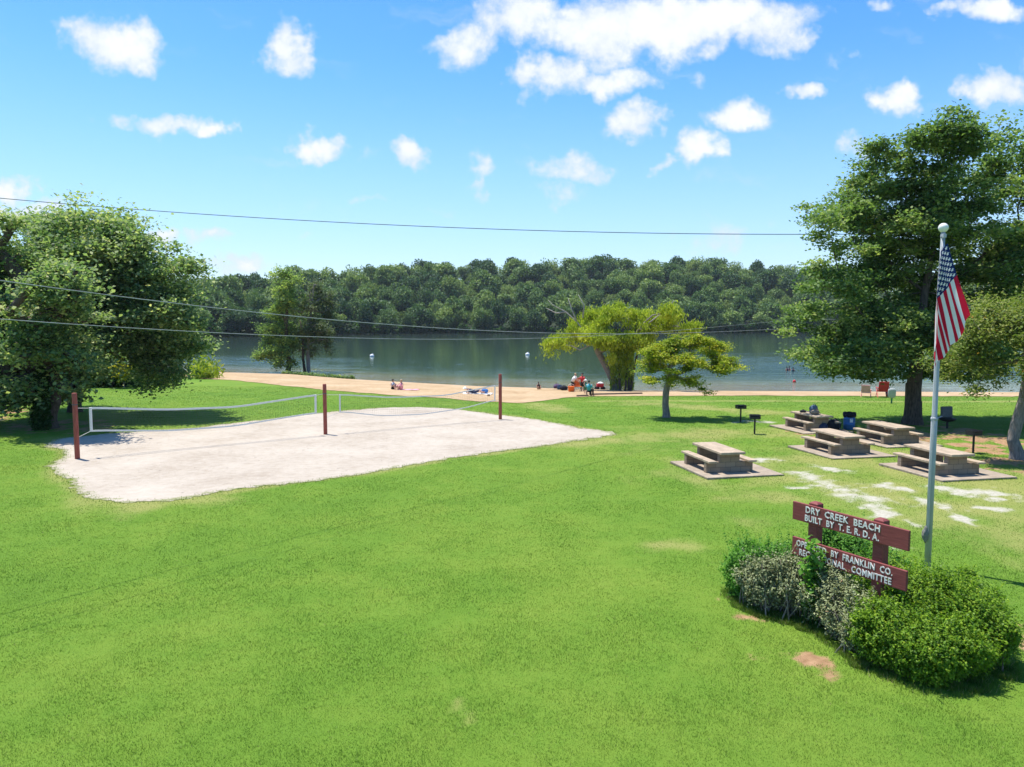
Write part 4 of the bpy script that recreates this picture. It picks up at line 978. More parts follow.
# ------------------------------------------------------------------ flagpole and flag
M['steel'] = worn('galvanised_steel', (.38, .39, .41), .12, 5, .55, .08, .4, .1)
fp = gnd(927.4, 567); FPY = fp[1]; ptop = at(943.6, 231, FPY)[2] - fp[2]
fo = thing('flagpole', 'tall grey steel flagpole with a white ball on top behind the shrubs', 'flagpole', tuple(fp))
bm = bmesh.new(); tube(bm, [(0, 0, -.2), (0, 0, ptop * .45), (0, 0, ptop * .45 + .02), (0, 0, ptop * .8), (0, 0, ptop)], [.070, .067, .057, .052, .044], 18); obj('pole', bm, M['steel'], fo, smooth=True)
bm = bmesh.new(); lathe(bm, [(.070, ptop * .45 - .03), (.077, ptop * .45 - .02), (.077, ptop * .45 + .02), (.06, ptop * .45 + .04)], 18); obj('collar', bm, M['steel'], fo, smooth=True)
bm = bmesh.new(); bmesh.ops.create_uvsphere(bm, u_segments=24, v_segments=16, radius=.104, matrix=Matrix.Translation((0, 0, ptop + .07))); obj('finial', bm, worn('finial_paint', (.74, .73, .66), .06, 4, .35, .03), fo, smooth=True)
bm = bmesh.new(); bx(bm, (-.04, -.07, ptop - .10), (.05, .12, .06)); tube(bm, [(-.04, -.13, ptop - .16), (-.04, -.13, ptop - .08)], .04, 10); obj('truck_pulley', bm, M['steel'], fo)
zc = at(926, 532, FPY)[2] - fp[2]
bm = bmesh.new(); tube(bm, [(-.11, -.06, zc - .16), (-.11, -.06, zc + .16)], .02, 6); bx(bm, (-.095, -.05, zc), (.05, .04, .06)); obj('cleat', bm, M['iron_grey'], fo)
bm = bmesh.new(); blob(bm, (-.12, -.07, zc - .03), (.075, .06, .17), 6, .2, 3); obj('rope_coil', bm, worn('old_rope', (.22, .21, .18), .35, 25, .9, .8), fo, smooth=True)
bm = bmesh.new()
zz = np.linspace(zc, ptop - .13, 24)
for sx in (-.01, .02): tube(bm, [(-.09 + sx - .008 * math.sin(i * .4), -.095, z) for i, z in enumerate(zz)], .006, 5)
obj('halyard', bm, M['rope'], fo)
# flag cloth, limp, folded against the halyard: (u along the fly, v down the hoist)
m, t, out = new_mat('flag_cloth'); uvn = t.n('ShaderNodeUVMap', uv_map='cloth'); sx = t.n('ShaderNodeSeparateXYZ'); t.L(uvn.outputs[0], sx.inputs[0])
fu, fv = sx.outputs[0], sx.outputs[1]
stripe = t.math('LESS_THAN', t.math('MODULO', t.math('FLOOR', t.math('MULTIPLY', fv, 13.0)), 2.0), .5)
cl = t.mix(stripe, (.80, .78, .76), (.56, .018, .045))
cu = t.math('DIVIDE', fu, .40); cv = t.math('DIVIDE', fv, 7 / 13)
inc = t.math('MULTIPLY', t.math('LESS_THAN', cu, 1.0), t.math('LESS_THAN', cv, 1.0))
def star(ox, oy):
    a = t.math('SUBTRACT', t.math('FRACT', t.math('MULTIPLY_ADD', cu, 6.0, ox)), .5); b = t.math('SUBTRACT', t.math('FRACT', t.math('MULTIPLY_ADD', cv, 5.0, oy)), .5)
    a = t.math('MULTIPLY', a, .76 / 6 / (.54 / 5)); rr = t.math('SQRT', t.math('ADD', t.math('POWER', t.math('ABSOLUTE', a), 2.0), t.math('POWER', t.math('ABSOLUTE', b), 2.0)))
    th = t.math('ARCTAN2', a, t.math('MULTIPLY', b, -1.0)); lob = t.math('MULTIPLY_ADD', t.math('COSINE', t.math('MULTIPLY', th, 5.0)), .09, .24)
    return t.math('LESS_THAN', rr, lob)
st = t.math('MAXIMUM', star(0, 0), t.math('MULTIPLY', star(.5, .5), t.math('MULTIPLY', t.math('GREATER_THAN', cu, .1), t.math('MULTIPLY', t.math('LESS_THAN', cu, .9), t.math('MULTIPLY', t.math('GREATER_THAN', cv, .1), t.math('LESS_THAN', cv, .9))))))
canton = t.mix(st, (.018, .035, .13), (.80, .78, .76))
cl = t.mix(inc, cl, canton)
b = t.n('ShaderNodeBsdfDiffuse'); t.L(cl, b.inputs[0]); tr = t.n('ShaderNodeBsdfTranslucent'); t.L(cl, tr.inputs[0]); mx = t.n('ShaderNodeMixShader'); mx.inputs[0].default_value = .35
t.L(b.outputs[0], mx.inputs[1]); t.L(tr.outputs[0], mx.inputs[2]); t.L(mx.outputs[0], out.inputs[0]); M['flag'] = m
NU, NV = 70, 60
uu, vv = np.meshgrid(np.linspace(0, 1, NU), np.linspace(0, 1, NV)); u_, v_ = uu.ravel(), vv.ravel()
K = .00535
fx = (105 + 100 * u_ - 130 * v_ + 22 * np.clip(.26 - v_, 0, 1) * u_ * 2) ; fz = (190 + 310 * u_ + 150 * v_ - 190 * np.clip(.24 - v_, 0, 1) * u_ ** 2)
x0 = 76.0 - 2 * np.sin(fz * .02); back = np.maximum(0, x0 - fx)
ph = (fx - 75) / 120
fx2 = np.where(back > 0, x0 + back * .42, fx)
dep = .05 * np.sin(v_ * 15 + u_ * 1.5) * (.35 + .65 * u_) + .03 * np.sin(v_ * 31 + u_ * 5 + 1) * u_ + np.where(back > 0, np.minimum(back * K * .9, .25), 0)
fx2 = fx2 + 5 * np.sin(v_ * 15 + u_ * 1.5 + 1.2) * u_
oz = at(944, 244, FPY)[2]
X0 = fp[0] - (110 - 75) * K * .78
FV = np.stack([X0 + (fx2 - 75) * K, FPY - .17 + dep, oz - (fz - 190) * K * 1.11], 1)
fi = np.arange(NU * NV).reshape(NV, NU); ff = np.stack([fi[:-1, :-1], fi[:-1, 1:], fi[1:, 1:], fi[1:, :-1]], -1).reshape(-1, 4)
flag = mesh_np('flag', FV, ff, M['flag'], smooth=True)
uvl = flag.data.uv_layers.new(name='cloth'); li_ = np.empty(len(flag.data.loops), np.int32); flag.data.loops.foreach_get('vertex_index', li_)
uvl.data.foreach_set('uv', np.stack([u_, v_], 1)[li_].astype(np.float32).ravel())
tag(flag, 'limp red white and blue stars and stripes flag hanging on the steel pole', 'flag')

# ------------------------------------------------------------------ park sign
m, t, out = new_mat('sign_paint'); co = t.coord()
mp = t.n('ShaderNodeMapping'); mp.inputs['Scale'].default_value = (1.2, 14, 14); t.L(co, mp.inputs[0])
nn = t.noise(mp.outputs[0], 3, 6, .65); n2 = t.noise(co, 18, 4, .7)
c = t.ramp(nn, [(.3, (.16, .036, .034)), (.6, (.235, .058, .052)), (.8, (.30, .095, .08))])
pbsdf(t, out, t.mix(t.mr(n2, .62, .75, 0, .35), c, (.33, .17, .13)), .62, t.bump(nn, .35, .008), .3); M['sign'] = m
m, t, out = new_mat('letter_paint'); co = t.coord(); pbsdf(t, out, t.ramp(t.noise(co, 30, 4, .7), [(.3, (.55, .50, .45)), (.55, (.80, .78, .73))]), .6); M['letter'] = m
SR = at(913, 529.5, 12.0); SL = at(796.5, 501, 14.05)
sv = SR[:2] - SL[:2]; slen = np.linalg.norm(sv); sang = math.atan2(sv[1], sv[0]); sc0 = (SL[:2] + SR[:2]) / 2
sgz = tz(*sc0); SIGN = thing('park_sign', 'brown red wooden park sign with two lettered boards rising from the shrubs', 'sign', (sc0[0], sc0[1], sgz), sang)
topz = (SL[2] + SR[2]) / 2 - sgz; bh = .345
gap = (at(909, 592, 12.0)[2] + at(909, 567, 12.0)[2]) / 2
bz = [topz - bh / 2, at(909, 591, 12.0)[2] - sgz + bh / 2]
def text_mesh(txt, width, height, bold=.02):
    cu_ = bpy.data.curves.new('txt', 'FONT'); cu_.body = txt; cu_.size = 1; cu_.offset = bold; cu_.extrude = .012; cu_.space_character = 1.08; cu_.resolution_u = 2
    to = bpy.data.objects.new('txt', cu_); COL.objects.link(to); dg = bpy.context.evaluated_depsgraph_get(); dg.update()
    me = bpy.data.meshes.new_from_object(to.evaluated_get(dg)); bpy.data.objects.remove(to); bpy.data.curves.remove(cu_)
    v = np.empty(len(me.vertices) * 3, np.float32); me.vertices.foreach_get('co', v); v = v.reshape(-1, 3)
    mn, mx_ = v.min(0), v.max(0)
    v[:, 0] = (v[:, 0] - mn[0]) / (mx_[0] - mn[0]) * width; v[:, 1] = v[:, 1] / .73 * height; v[:, 2] = v[:, 2] * .35
    me.vertices.foreach_set('co', v.ravel()); me.update(); me.materials.append(M['letter']); return me
def board(name, zc_, x0, x1, lines):
    bm = bmesh.new(); bx(bm, ((x0 + x1) / 2, -.075, zc_), (x1 - x0, .05, bh)); b = obj(name, bm, M['sign'], SIGN, bevel=.008)
    for (txt, xa, xb, zl, hh) in lines:
        me = text_mesh(txt, xb - xa, hh); me.name = 'lettering'; o = bpy.data.objects.new('lettering', me); COL.objects.link(o); o.parent = b
        o.location = (xa, -.1045, zc_ + zl); o.rotation_euler = (R(90), 0, 0)
hl = slen / 2
board('top_board', bz[0], -hl, hl, [('DRY  CREEK  BEACH', -hl * .74, hl * .56, .022, .122), ('BUILT  BY  T. E. R. D. A.', -hl * .75, hl * .55, -.135, .118)])
board('bottom_board', bz[1], -hl * .99, hl * .99, [('OPERATED  BY  FRANKLIN  CO.', -hl * .90, hl * .78, .022, .118), ('RECREATIONAL   COMMITTEE', -hl * .84, hl * .77, -.138, .118)])
for x in (-hl * .64, hl * .50):
    bm = bmesh.new(); h_ = topz + .06
    v = [(-.095, -.05), (.095, -.05), (.095, .12), (-.095, .12)]
    r0 = [bm.verts.new((x + a, b, -.4)) for a, b in v]; r1 = [bm.verts.new((x + a, b, h_ - .03)) for a, b in v]; r2 = [bm.verts.new((x + a * .6, .025 + (b - .025) * .6, h_)) for a, b in v]
    for ra, rb in ((r0, r1), (r1, r2)):
        for q in range(4): bm.faces.new((ra[q], ra[(q + 1) % 4], rb[(q + 1) % 4], rb[q]))
    bm.faces.new(r2); bm.faces.new(r0[::-1]); obj('post', bm, M['sign'], SIGN, bevel=.006)

# ------------------------------------------------------------------ shrubs round the sign
def lob(px, py, Y, rx, ry, zc_, rz_):
    c = at(px, py, Y); return (c[0], c[1], zc_, rx, ry, rz_)
l1 = [lob(938, 600, 12.6, .98, .95, .62, .66), lob(968, 620, 12.1, .66, .7, .52, .60), lob(898, 630, 11.85, .75, .66, .45, .56), lob(930, 668, 11.4, .72, .60, .38, .52), lob(893, 590, 12.9, .8, .7, .62, .62), lob(957, 590, 12.9, .70, .6, .57, .57), lob(872, 640, 12.1, .38, .40, .42, .5), lob(952, 660, 11.45, .55, .5, .40, .5)]
rs = np.random.default_rng(3)
def knobs(L_, n, r0, r1):
    out = list(L_)
    for _ in range(n):
        a = L_[rs.integers(len(L_))]; d = rs.normal(size=3); d[2] = abs(d[2]) * .9; d /= np.linalg.norm(d); r = rs.uniform(r0, r1); k = rs.uniform(.80, .98)
        out.append((a[0] + d[0] * a[3] * k, a[1] + d[1] * a[4] * k, a[2] + d[2] * a[5] * k, r, r, r * rs.uniform(.8, 1.15)))
    return out
l1 = knobs(l1, 40, .10, .21)
shrub('shrub', 'large bright green rounded shrub at the right end of the sign', gnd(940, 668), l1, 125000, .037, M['leaf_box'], 22, jit=.19, rmin=.5, sprig=1300)
l2 = knobs([lob(762, 575, 14.9, .62, .55, .54, .54), lob(745, 590, 14.9, .40, .45, .44, .44), lob(790, 565, 14.75, .45, .45, .62, .48)], 14, .12, .24)
shrub('shrub', 'dark green shrub at the left end of the sign', gnd(755, 600), l2, 36000, .045, M['leaf_green'], 12, jit=.24, sprig=420, rmin=.5)
l3 = knobs([lob(770, 595, 14.05, .42, .4, .55, .50), lob(793, 590, 13.9, .40, .4, .62, .52), lob(755, 592, 14.2, .25, .3, .5, .42)], 16, .10, .22)
shrub('shrub', 'grey green half bare shrub in front of the left sign post', gnd(775, 618), l3, 11500, .036, M['leaf_silver'], 60, jit=.34, sprig=260, rmin=.35)
l4 = knobs([lob(825, 600, 13.3, .45, .42, .55, .56), lob(845, 620, 12.75, .42, .4, .48, .54), lob(806, 600, 13.7, .30, .3, .5, .5)], 16, .10, .22)
shrub('shrub', 'silvery grey shrub under the lower board between two others', gnd(825, 640), l4, 13000, .036, M['leaf_silver'], 60, jit=.34, sprig=260, rmin=.35)
l5 = [lob(858, 640, 12.2, .30, .30, .42, .46), lob(868, 630, 12.35, .24, .26, .5, .42)]
shrub('shrub', 'small silvery shrub nearest the orange bare patch', gnd(855, 655), l5, 6500, .034, M['leaf_silver'], 40, jit=.34, sprig=140, rmin=.35)
l6 = knobs([lob(850, 575, 14.2, .60, .45, .80, .62), lob(825, 570, 14.5, .45, .4, .85, .58), lob(880, 580, 13.6, .45, .4, .75, .55)], 16, .10, .22)
shrub('shrub', 'leafy green shrub growing behind the sign between its posts', gnd(850, 590), l6, 30000, .045, M['leaf_green'], 12, jit=.24, sprig=500, rmin=.5)
# broad leaved weed climbing over the lower board
wb = at(812, 575, 13.4); wroot = thing('climbing_weed', 'tall broad leaved weed hiding letters of the lower board', 'weed', (wb[0], wb[1], tz(wb[0], wb[1])))
bm = bmesh.new(); LP = []
for k in range(13):
    a = np.array([wb[0] + rng.normal() * .1 - .02, wb[1] - .12 + rng.normal() * .08, .0]); tip = at(rng.uniform(803, 827), rng.uniform(536, 574), 13.3 + rng.uniform(-.1, .1)); mid = (a + tip) / 2 + rng.normal(size=3) * .06
    wbb = np.array(wroot.location); tube(bm, [a - wbb, mid - wbb, tip - wbb], [.010, .008, .004], 5)
    for q in np.linspace(.45, 1.05, 24): LP.append(mid * (1 - (q - .5) * 2) + tip * (q - .5) * 2 + rng.normal(size=3) * .045)
LP = np.array(LP); v, f = leaf_quads(LP, .10, up=.5, asp=1.5)
obj('stem', bm, M['leaf_green'], wroot); mesh_np('foliage', v - np.array(wroot.location), f, M['leaf_green'], wroot, fattr={'tint': np.clip(rng.normal(.72, .15, len(LP)), 0, .95)})

# ------------------------------------------------------------------ trees
# big maple on the right
mb = gnd(912, 424); Y = mb[1]
mt = [mb + (0, 0, -.2), mb + (0, 0, .25), mb + (.02, 0, 1.2), mb + (.05, .1, 2.2), mb + (.15, .1, 3.4), mb + (.3, .2, 5.0), mb + (.5, .2, 7.5), mb + (.9, .1, 10.5)]
ml = px_lobes([(973, 124, 16, 10), (925, 138, 20, 12), (885, 150, 20, 14), (950, 150, 42, 30), (965, 132, 22, 16), (905, 160, 38, 28), (868, 185, 32, 26), (846, 212, 32, 22), (998, 168, 32, 34), (1008, 142, 22, 14), (905, 212, 58, 38), (962, 212, 58, 46), (846, 250, 36, 24), (828, 225, 20, 14),
               (835, 292, 44, 22), (805, 312, 32, 13), (872, 308, 56, 36), (930, 282, 68, 56), (836, 345, 36, 22), (884, 352, 52, 30), (950, 342, 66, 42), (1012, 250, 58, 58), (840, 370, 28, 11), (1004, 328, 58, 48), (912, 372, 44, 13), (866, 370, 18, 7), (1040, 190, 40, 50), (1060, 290, 60, 70), (820, 268, 18, 8), (802, 328, 24, 14), (818, 350, 26, 16), (842, 368, 26, 9), (880, 366, 28, 9), (955, 372, 40, 12), (990, 370, 30, 14), (905, 330, 50, 24), (880, 235, 34, 26), (920, 250, 44, 30), (985, 262, 44, 34), (880, 275, 36, 22), (930, 180, 40, 26), (860, 225, 24, 18), (895, 190, 24, 18)], Y, 3.2, 4, .95)
tree('maple_tree', 'largest dark green maple spreading over the picnic tables', mb, mt, [.72, .52, .44, .42, .36, .28, .20, .12], ml, 1450, 120, .38, .165, M['leaf_maple'], M['bark_dark'], shell=.6, flat=.45, clump=.9, cpp=1.7, sag=.08, tip_pow=.46)
# olive tree at the right edge
ob = gnd(1017, 459); Y = ob[1]
ot = [ob + (0, 0, -.2), ob + (-.02, 0, .3), at(1013, 440, Y), at(1017, 424, Y), at(1023, 402, Y), at(1026, 380, Y), at(1024, 360, Y)]
ol = px_lobes([(1000, 318, 32, 22), (975, 342, 26, 22), (964, 368, 20, 14), (1010, 348, 38, 38), (1038, 308, 40, 30), (1060, 350, 46, 42), (990, 378, 28, 12), (952, 362, 11, 12), (1100, 330, 40, 50), (1060, 385, 40, 14)], Y, 1.4, 7, 1.0)
tree('small_tree', 'olive green tree with a twisted grey trunk behind the last table', ob, ot, [.36, .27, .22, .24, .20, .16, .12], ol, 300, 150, .28, .095, M['leaf_olive'], M['bark_grey'], shell=.5, flat=.6, asp=1.9)
hb = gnd(990, 418)
# little lawn tree in the middle right
sb_ = gnd(666.5, 417.5); Y = sb_[1]
st_ = [sb_ + (0, 0, -.2), sb_ + (0, 0, .2), at(665.5, 405, Y), at(666, 393, Y), at(667, 386, Y)]
sl = px_lobes([(658, 365, 26, 11), (688, 355, 28, 9), (712, 372, 22, 8), (641, 374, 13, 7), (702, 364, 32, 10), (674, 346, 22, 7), (718, 350, 20, 7), (652, 352, 14, 8), (700, 389, 11, 4), (690, 384, 22, 6), (672, 378, 26, 9), (725, 362, 14, 8), (664, 354, 22, 10), (694, 342, 18, 5)], Y, 1.1, 9, 1.0)
tree('lawn_tree', 'small flat topped yellow green tree alone on the lawn left of the grills', sb_, st_, [.30, .235, .20, .20, .18], sl, 220, 140, .20, .095, M['leaf_small'], M['bark_grey'], shell=.5, flat=.38, asp=1.8, tip_pow=.42, fork=4)
# willow on the beach
wb_ = gnd(616, 390.5); Y = wb_[1]
wt = [wb_ + (.1, 0, -.2), wb_ + (-.1, 0, .6), at(609, 372, Y), at(598, 352, Y), at(592, 338, Y)]
wl = px_lobes([(578, 328, 16, 13), (556, 342, 11, 7), (562, 335, 13, 8), (550, 352, 7, 6), (612, 312, 15, 14), (618, 302, 9, 8), (600, 332, 22, 14), (636, 322, 12, 12), (662, 322, 18, 9), (648, 312, 8, 8), (690, 327, 13, 6), (632, 340, 20, 9), (617, 358, 11, 8), (590, 318, 11, 10), (650, 335, 16, 8), (668, 310, 8, 6)], Y, 2.0, 11, 1.0)
wt_ = tree('willow_tree', 'yellow green willow leaning over the sand beside the beach group', wb_, wt, [.55, .42, .36, .30, .22], wl, 260, 150, .30, .17, M['leaf_willow'], M['bark_grey'], shell=.8, flat=.7, droop=True, clump=1.1)
bm = bmesh.new()
for (x0, x1, x2, r) in ((620, 619, 616, .13), (630, 634, 642, .16), (625, 627, 630, .12), (628, 630, 636, .11)):
    a = gnd(x0, 391); tube(bm, [a - wb_ - (0, 0, .2), at(x1, 370, Y) - wb_, at((x1 + x2) / 2, 350, Y) - wb_, at(x2, 325, Y) - wb_], [r, r * .8, r * .6, r * .25], 8)
obj('side_trunk', bm, M['bark_dark'], wt_, smooth=True)
bm = bmesh.new()
for pl in ([(590, 340), (577, 322), (566, 312), (553, 305), (548, 300)], [(577, 322), (572, 310), (568, 298)], [(566, 312), (556, 313), (546, 308)], [(590, 345), (580, 350), (572, 346), (566, 345)], [(640, 330), (658, 316), (668, 308), (674, 300)], [(640, 352), (644, 358), (646, 366)], [(640, 352), (637, 350), (641, 344)], [(583, 318), (584, 305), (578, 294)]):
    bm = bmesh.new(); tube(bm, [at(a, b, Y - .8) - wb_ for a, b in pl], np.linspace(.085, .02, len(pl)), 6); obj('dead_branch', bm, M['dead_wood'], wt_, smooth=True)
# skirt of shoots at the willow's foot
n = 5200; uu_ = rng.uniform(0, 1, n); cx_ = 622 + rng.uniform(-1, 1, n) * 12; P = np.array([at(c, 390 - 52 * q ** .8, Y - rng.uniform(-.9, .9)) for c, q in zip(cx_, uu_)])
P[:, 2] = np.maximum(P[:, 2], WATER_Z + .2)
v, f = drooping_quads(P, .17); mesh_np('foliage', v - wb_, f, M['leaf_willow'], wt_, fattr={'tint': np.clip(rng.normal(.15, .2, n), 0, .9)})
# two tall trees side by side at the waterline on the left
pb = gnd(289, 372.6); Y = pb[1]
pt = [pb + (0, 0, -.3), pb + (-.1, 0, .5), at(289, 360, Y), at(287, 345, Y), at(286, 325, Y), at(288, 300, Y), at(290, 278, Y)]
pl_ = px_lobes([(280, 356, 18, 12), (270, 342, 13, 16), (270, 322, 12, 20), (284, 328, 18, 24), (291, 304, 15, 20), (281, 288, 9, 12), (286, 272, 8, 8), (293, 284, 10, 12), (298, 268, 6, 5), (284, 365, 14, 6), (265, 355, 9, 10), (290, 345, 14, 16), (276, 305, 8, 12)], Y, 1.6, 13, 1.0)
tree('poplar_tree', 'green twiggy tree at the water edge, taller of the pair', pb, pt, [.45, .38, .34, .30, .26, .2, .1], pl_, 250, 85, .36, .21, M['leaf_poplar'], M['bark_dark'], shell=.55, flat=.8, cpp=1.8)
pb = gnd(308, 372.8); Y = pb[1] + 1.0
pt = [pb + (0, 0, -.3), pb + (0, .3, .5), at(308, 356, Y), at(309, 335, Y), at(311, 310, Y), at(314, 285, Y)]
pl_ = px_lobes([(306, 338, 16, 22), (318, 338, 14, 18), (322, 318, 11, 18), (306, 312, 14, 18), (315, 298, 14, 16), (317, 269, 6, 5), (310, 284, 8, 9), (322, 346, 10, 10), (304, 352, 10, 10), (326, 302, 8, 12)], Y, 1.6, 15, 1.0)
pr = tree('poplar_tree', 'grey green thin crowned tree at the water edge, right of its twin', pb, pt, [.36, .30, .27, .22, .15, .08], pl_, 190, 80, .38, .20, M['leaf_grey'], M['bark_grey'], shell=.55, flat=.8, cpp=1.8)
bm = bmesh.new(); q = [gnd(304.5, 372.6) + (0, .5, -.3), at(303, 358, Y), at(303, 340, Y), at(300, 320, Y)]; tube(bm, [a - pb for a in q], [.22, .18, .14, .06], 8); obj('side_trunk', bm, M['bark_dark'], pr, smooth=True)
# left group: near tree, far tree, dark understory, yellow sapling
ab = gnd(49, 428); Y = ab[1]
ta = [ab + (0, 0, -.2), ab + (.02, 0, .3), at(50, 415, Y), at(55, 402, Y), at(54, 388, Y), at(48, 365, Y), at(42, 335, Y), at(38, 300, Y)]
la = px_lobes([(20, 216, 9, 10), (2, 250, 24, 34), (12, 300, 38, 46), (44, 340, 40, 40), (62, 372, 36, 22), (8, 368, 34, 32), (-40, 290, 56, 74), (76, 384, 16, 11), (50, 300, 34, 36), (-60, 370, 50, 36), (55, 392, 26, 8), (18, 228, 10, 14), (-10, 390, 26, 18), (25, 392, 20, 14)], Y, 2.4, 17, 1.0)
tree('shade_tree', 'broad green tree with a leaning trunk closest to the near volleyball post', ab, ta, [.6, .40, .34, .32, .28, .24, .18, .10], la, 420, 170, .48, .19, M['leaf_left'], M['bark_dark'], shell=.55, flat=.5)
bb = gnd(75, 412); Y = bb[1]
tb_ = [bb + (0, 0, -.2), bb + (0, 0, .3), at(75, 398, Y), at(77, 385, Y), at(85, 365, Y), at(97, 330, Y), at(105, 290, Y)]
lb_ = px_lobes([(55, 212, 10, 10), (118, 226, 11, 8), (146, 240, 8, 8), (196, 270, 8, 6), (86, 224, 10, 7), (58, 238, 24, 28), (52, 218, 14, 12), (100, 252, 36, 26), (95, 228, 18, 10), (118, 232, 16, 9), (136, 268, 32, 28), (140, 245, 10, 8), (166, 302, 30, 28), (183, 268, 18, 8), (120, 312, 56, 40), (162, 346, 34, 30), (176, 334, 15, 20), (92, 344, 34, 16), (70, 290, 42, 42), (160, 378, 18, 10), (172, 366, 20, 10), (30, 260, 26, 28), (190, 298, 9, 11), (150, 392, 10, 5)], Y, 3.0, 19, .9)
tree('shade_tree', 'wide green tree behind the net with its crown reaching toward the lake', bb, tb_, [.55, .40, .35, .34, .30, .22, .12], lb_, 560, 150, .50, .19, M['leaf_left'], M['bark_dark'], shell=.55, flat=.5)
ug = gnd(100, 385.5); lu = px_lobes([(95, 372, 34, 16), (62, 378, 30, 18), (128, 376, 18, 12), (30, 372, 30, 22)], ug[1], 1.5, 3)
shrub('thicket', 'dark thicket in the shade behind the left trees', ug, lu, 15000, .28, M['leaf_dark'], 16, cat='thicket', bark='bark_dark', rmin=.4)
ug = gnd(-30, 405); lu = px_lobes([(-30, 375, 40, 34), (-80, 360, 50, 40), (-130, 350, 50, 50)], ug[1], 2, 5)
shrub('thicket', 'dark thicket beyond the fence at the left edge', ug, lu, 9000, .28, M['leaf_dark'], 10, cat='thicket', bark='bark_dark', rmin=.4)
iv = gnd(41, 430); li_v = [tuple(at(41, y_, iv[1])) + (r1, r1, r2) for y_, r1, r2 in ((420, .42, .75), (402, .36, .9), (384, .34, .8))]
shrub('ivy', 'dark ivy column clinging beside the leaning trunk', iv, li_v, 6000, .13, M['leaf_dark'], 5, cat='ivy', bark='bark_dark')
yb = gnd(124, 388); ly = px_lobes([(120, 369, 8, 8), (126, 365, 6, 7), (123, 375, 8, 6)], yb[1], .3, 3)
tree('sapling', 'bright yellow sapling in the shade behind the net', yb, [yb + (0, 0, -.1), yb + (0, 0, .5), at(123, 378, yb[1])], [.05, .045, .035], ly, 40, 60, .18, .12, M['leaf_yellow'], M['bark_grey'])
# reeds and weeds at the left shore
n = 1800; px_ = rng.uniform(196, 214, n); P = np.array([gnd(a, 375.5 + rng.uniform(-1.5, 3.5)) for a in px_[:60]])[rng.integers(0, 60, n)] + rng.normal(size=(n, 3)) * (.5, .5, 0) + np.stack([np.zeros(n), np.zeros(n), np.abs(rng.normal(size=n)) * .8], 1)
v, f = leaf_quads(P, .3, up=.2, asp=3.0); wv = mesh_np('weeds', v, f, M['leaf_small'], fattr={'tint': np.clip(rng.normal(.25, .2, n), 0, .9)}); tag(wv, 'weedy growth along the lake edge at the left', 'weeds', kind='stuff')
n = 3000; xx = np.concatenate([rng.uniform(-32, -20, n)]); yy = shore(xx) - rng.uniform(-.2, 1.1, n) * (1 - np.abs((xx + 26) / 6.5) ** 2 * .7); P = np.stack([xx, yy, terrain(xx, yy) + np.abs(rng.normal(size=n)) * .18], 1)
v, f = leaf_quads(P, .22, up=.3, asp=2.2); wv = mesh_np('weeds', v, f, M['leaf_left'], fattr={'tint': np.clip(rng.normal(.35, .2, n), 0, .9)}); tag(wv, 'low green weeds at the foot of the twin trunked tree', 'weeds', kind='stuff')

# ------------------------------------------------------------------ fence at the left edge
fa, fb_ = gnd(14, 408), gnd(-60, 432)
M['fence'] = worn('green_fence_screen', (.035, .07, .045), .3, 2, .85); fr_ = thing('screen_fence', 'dark green screened fence at the left edge under the trees', 'fence', tuple(fa))
dv = (fb_ - fa); ln = np.hypot(dv[0], dv[1]); dirv = dv / ln
for k in range(4):
    p = dirv * ln * k / 3; bm = bmesh.new(); tube(bm, [p + (0, 0, -.2), p + (0, 0, 1.95)], .045, 8); obj('post', bm, M['iron_grey'], fr_)
bm = bmesh.new(); ang = math.atan2(dv[1], dv[0]); bx(bm, dirv * ln / 2 + (0, 0, .92), (ln, .03, 1.75), Matrix.Rotation(ang, 3, 'Z')); obj('screen', bm, M['fence'], fr_)
bm = bmesh.new(); tube(bm, [(0, 0, 1.85), dirv * ln + (0, 0, 1.85)], .03, 6); obj('top_rail', bm, M['iron_grey'], fr_)

# ------------------------------------------------------------------ overhead wires
def wire(label, pts, r, mat):
    P = [at(px, py, Y) for px, py, Y in pts]
    # smooth sag through the points
    xs_ = np.array([p[0] for p in P]); X = np.linspace(xs_[0], xs_[-1], 70)
    deg = min(3, len(P) - 1)
    yy = np.polyval(np.polyfit(xs_, [p[1] for p in P], 1), X); zz_ = np.polyval(np.polyfit(xs_, [p[2] for p in P], deg), X)
    bm = bmesh.new(); tube(bm, list(np.stack([X, yy, zz_], 1)), r, 6); return tag(obj('overhead_wire', bm, mat, smooth=True), label, 'wire', 'overhead wires across the view')
M['wire_dark'] = worn('dark_cable', (.06, .10, .10), .2, 3, .6, 0); M['wire_pale'] = worn('pale_cable', (.33, .34, .32), .3, 1.5, .5, 0)
wire('thin dark wire highest of the three, crossing the sky', [(-500, 140, 62), (0, 198, 62), (250, 217, 62), (512, 230, 62), (810, 235, 62), (1000, 231, 62), (1500, 205, 62)], .030, M['wire_dark'])
def receding(pts, xa, ya, xb, yb):     # give every pixel the depth of a straight plan line (xa,ya)-(xb,yb)
    out = []
    for px, py in pts:
        k = (px - W / 2) / F_PX; m_ = (yb - ya) / (xb - xa); out.append((px, py, (ya - m_ * xa) / (1 - m_ * k)))
    return out
wire('pale wire running over the left tree and away toward the willow', receding([(-300, 232), (0, 283), (212, 309), (330, 320), (440, 327), (550, 332), (700, 333), (880, 330)], -11, 16, 24, 56), .0125, M['wire_pale'])
wire('pale wire lowest of the three, low across the left tree', receding([(-300, 292), (0, 320), (100, 327), (212, 334), (400, 337), (600, 336), (880, 330)], -10, 15, 24, 60), .009, M['wire_pale'])

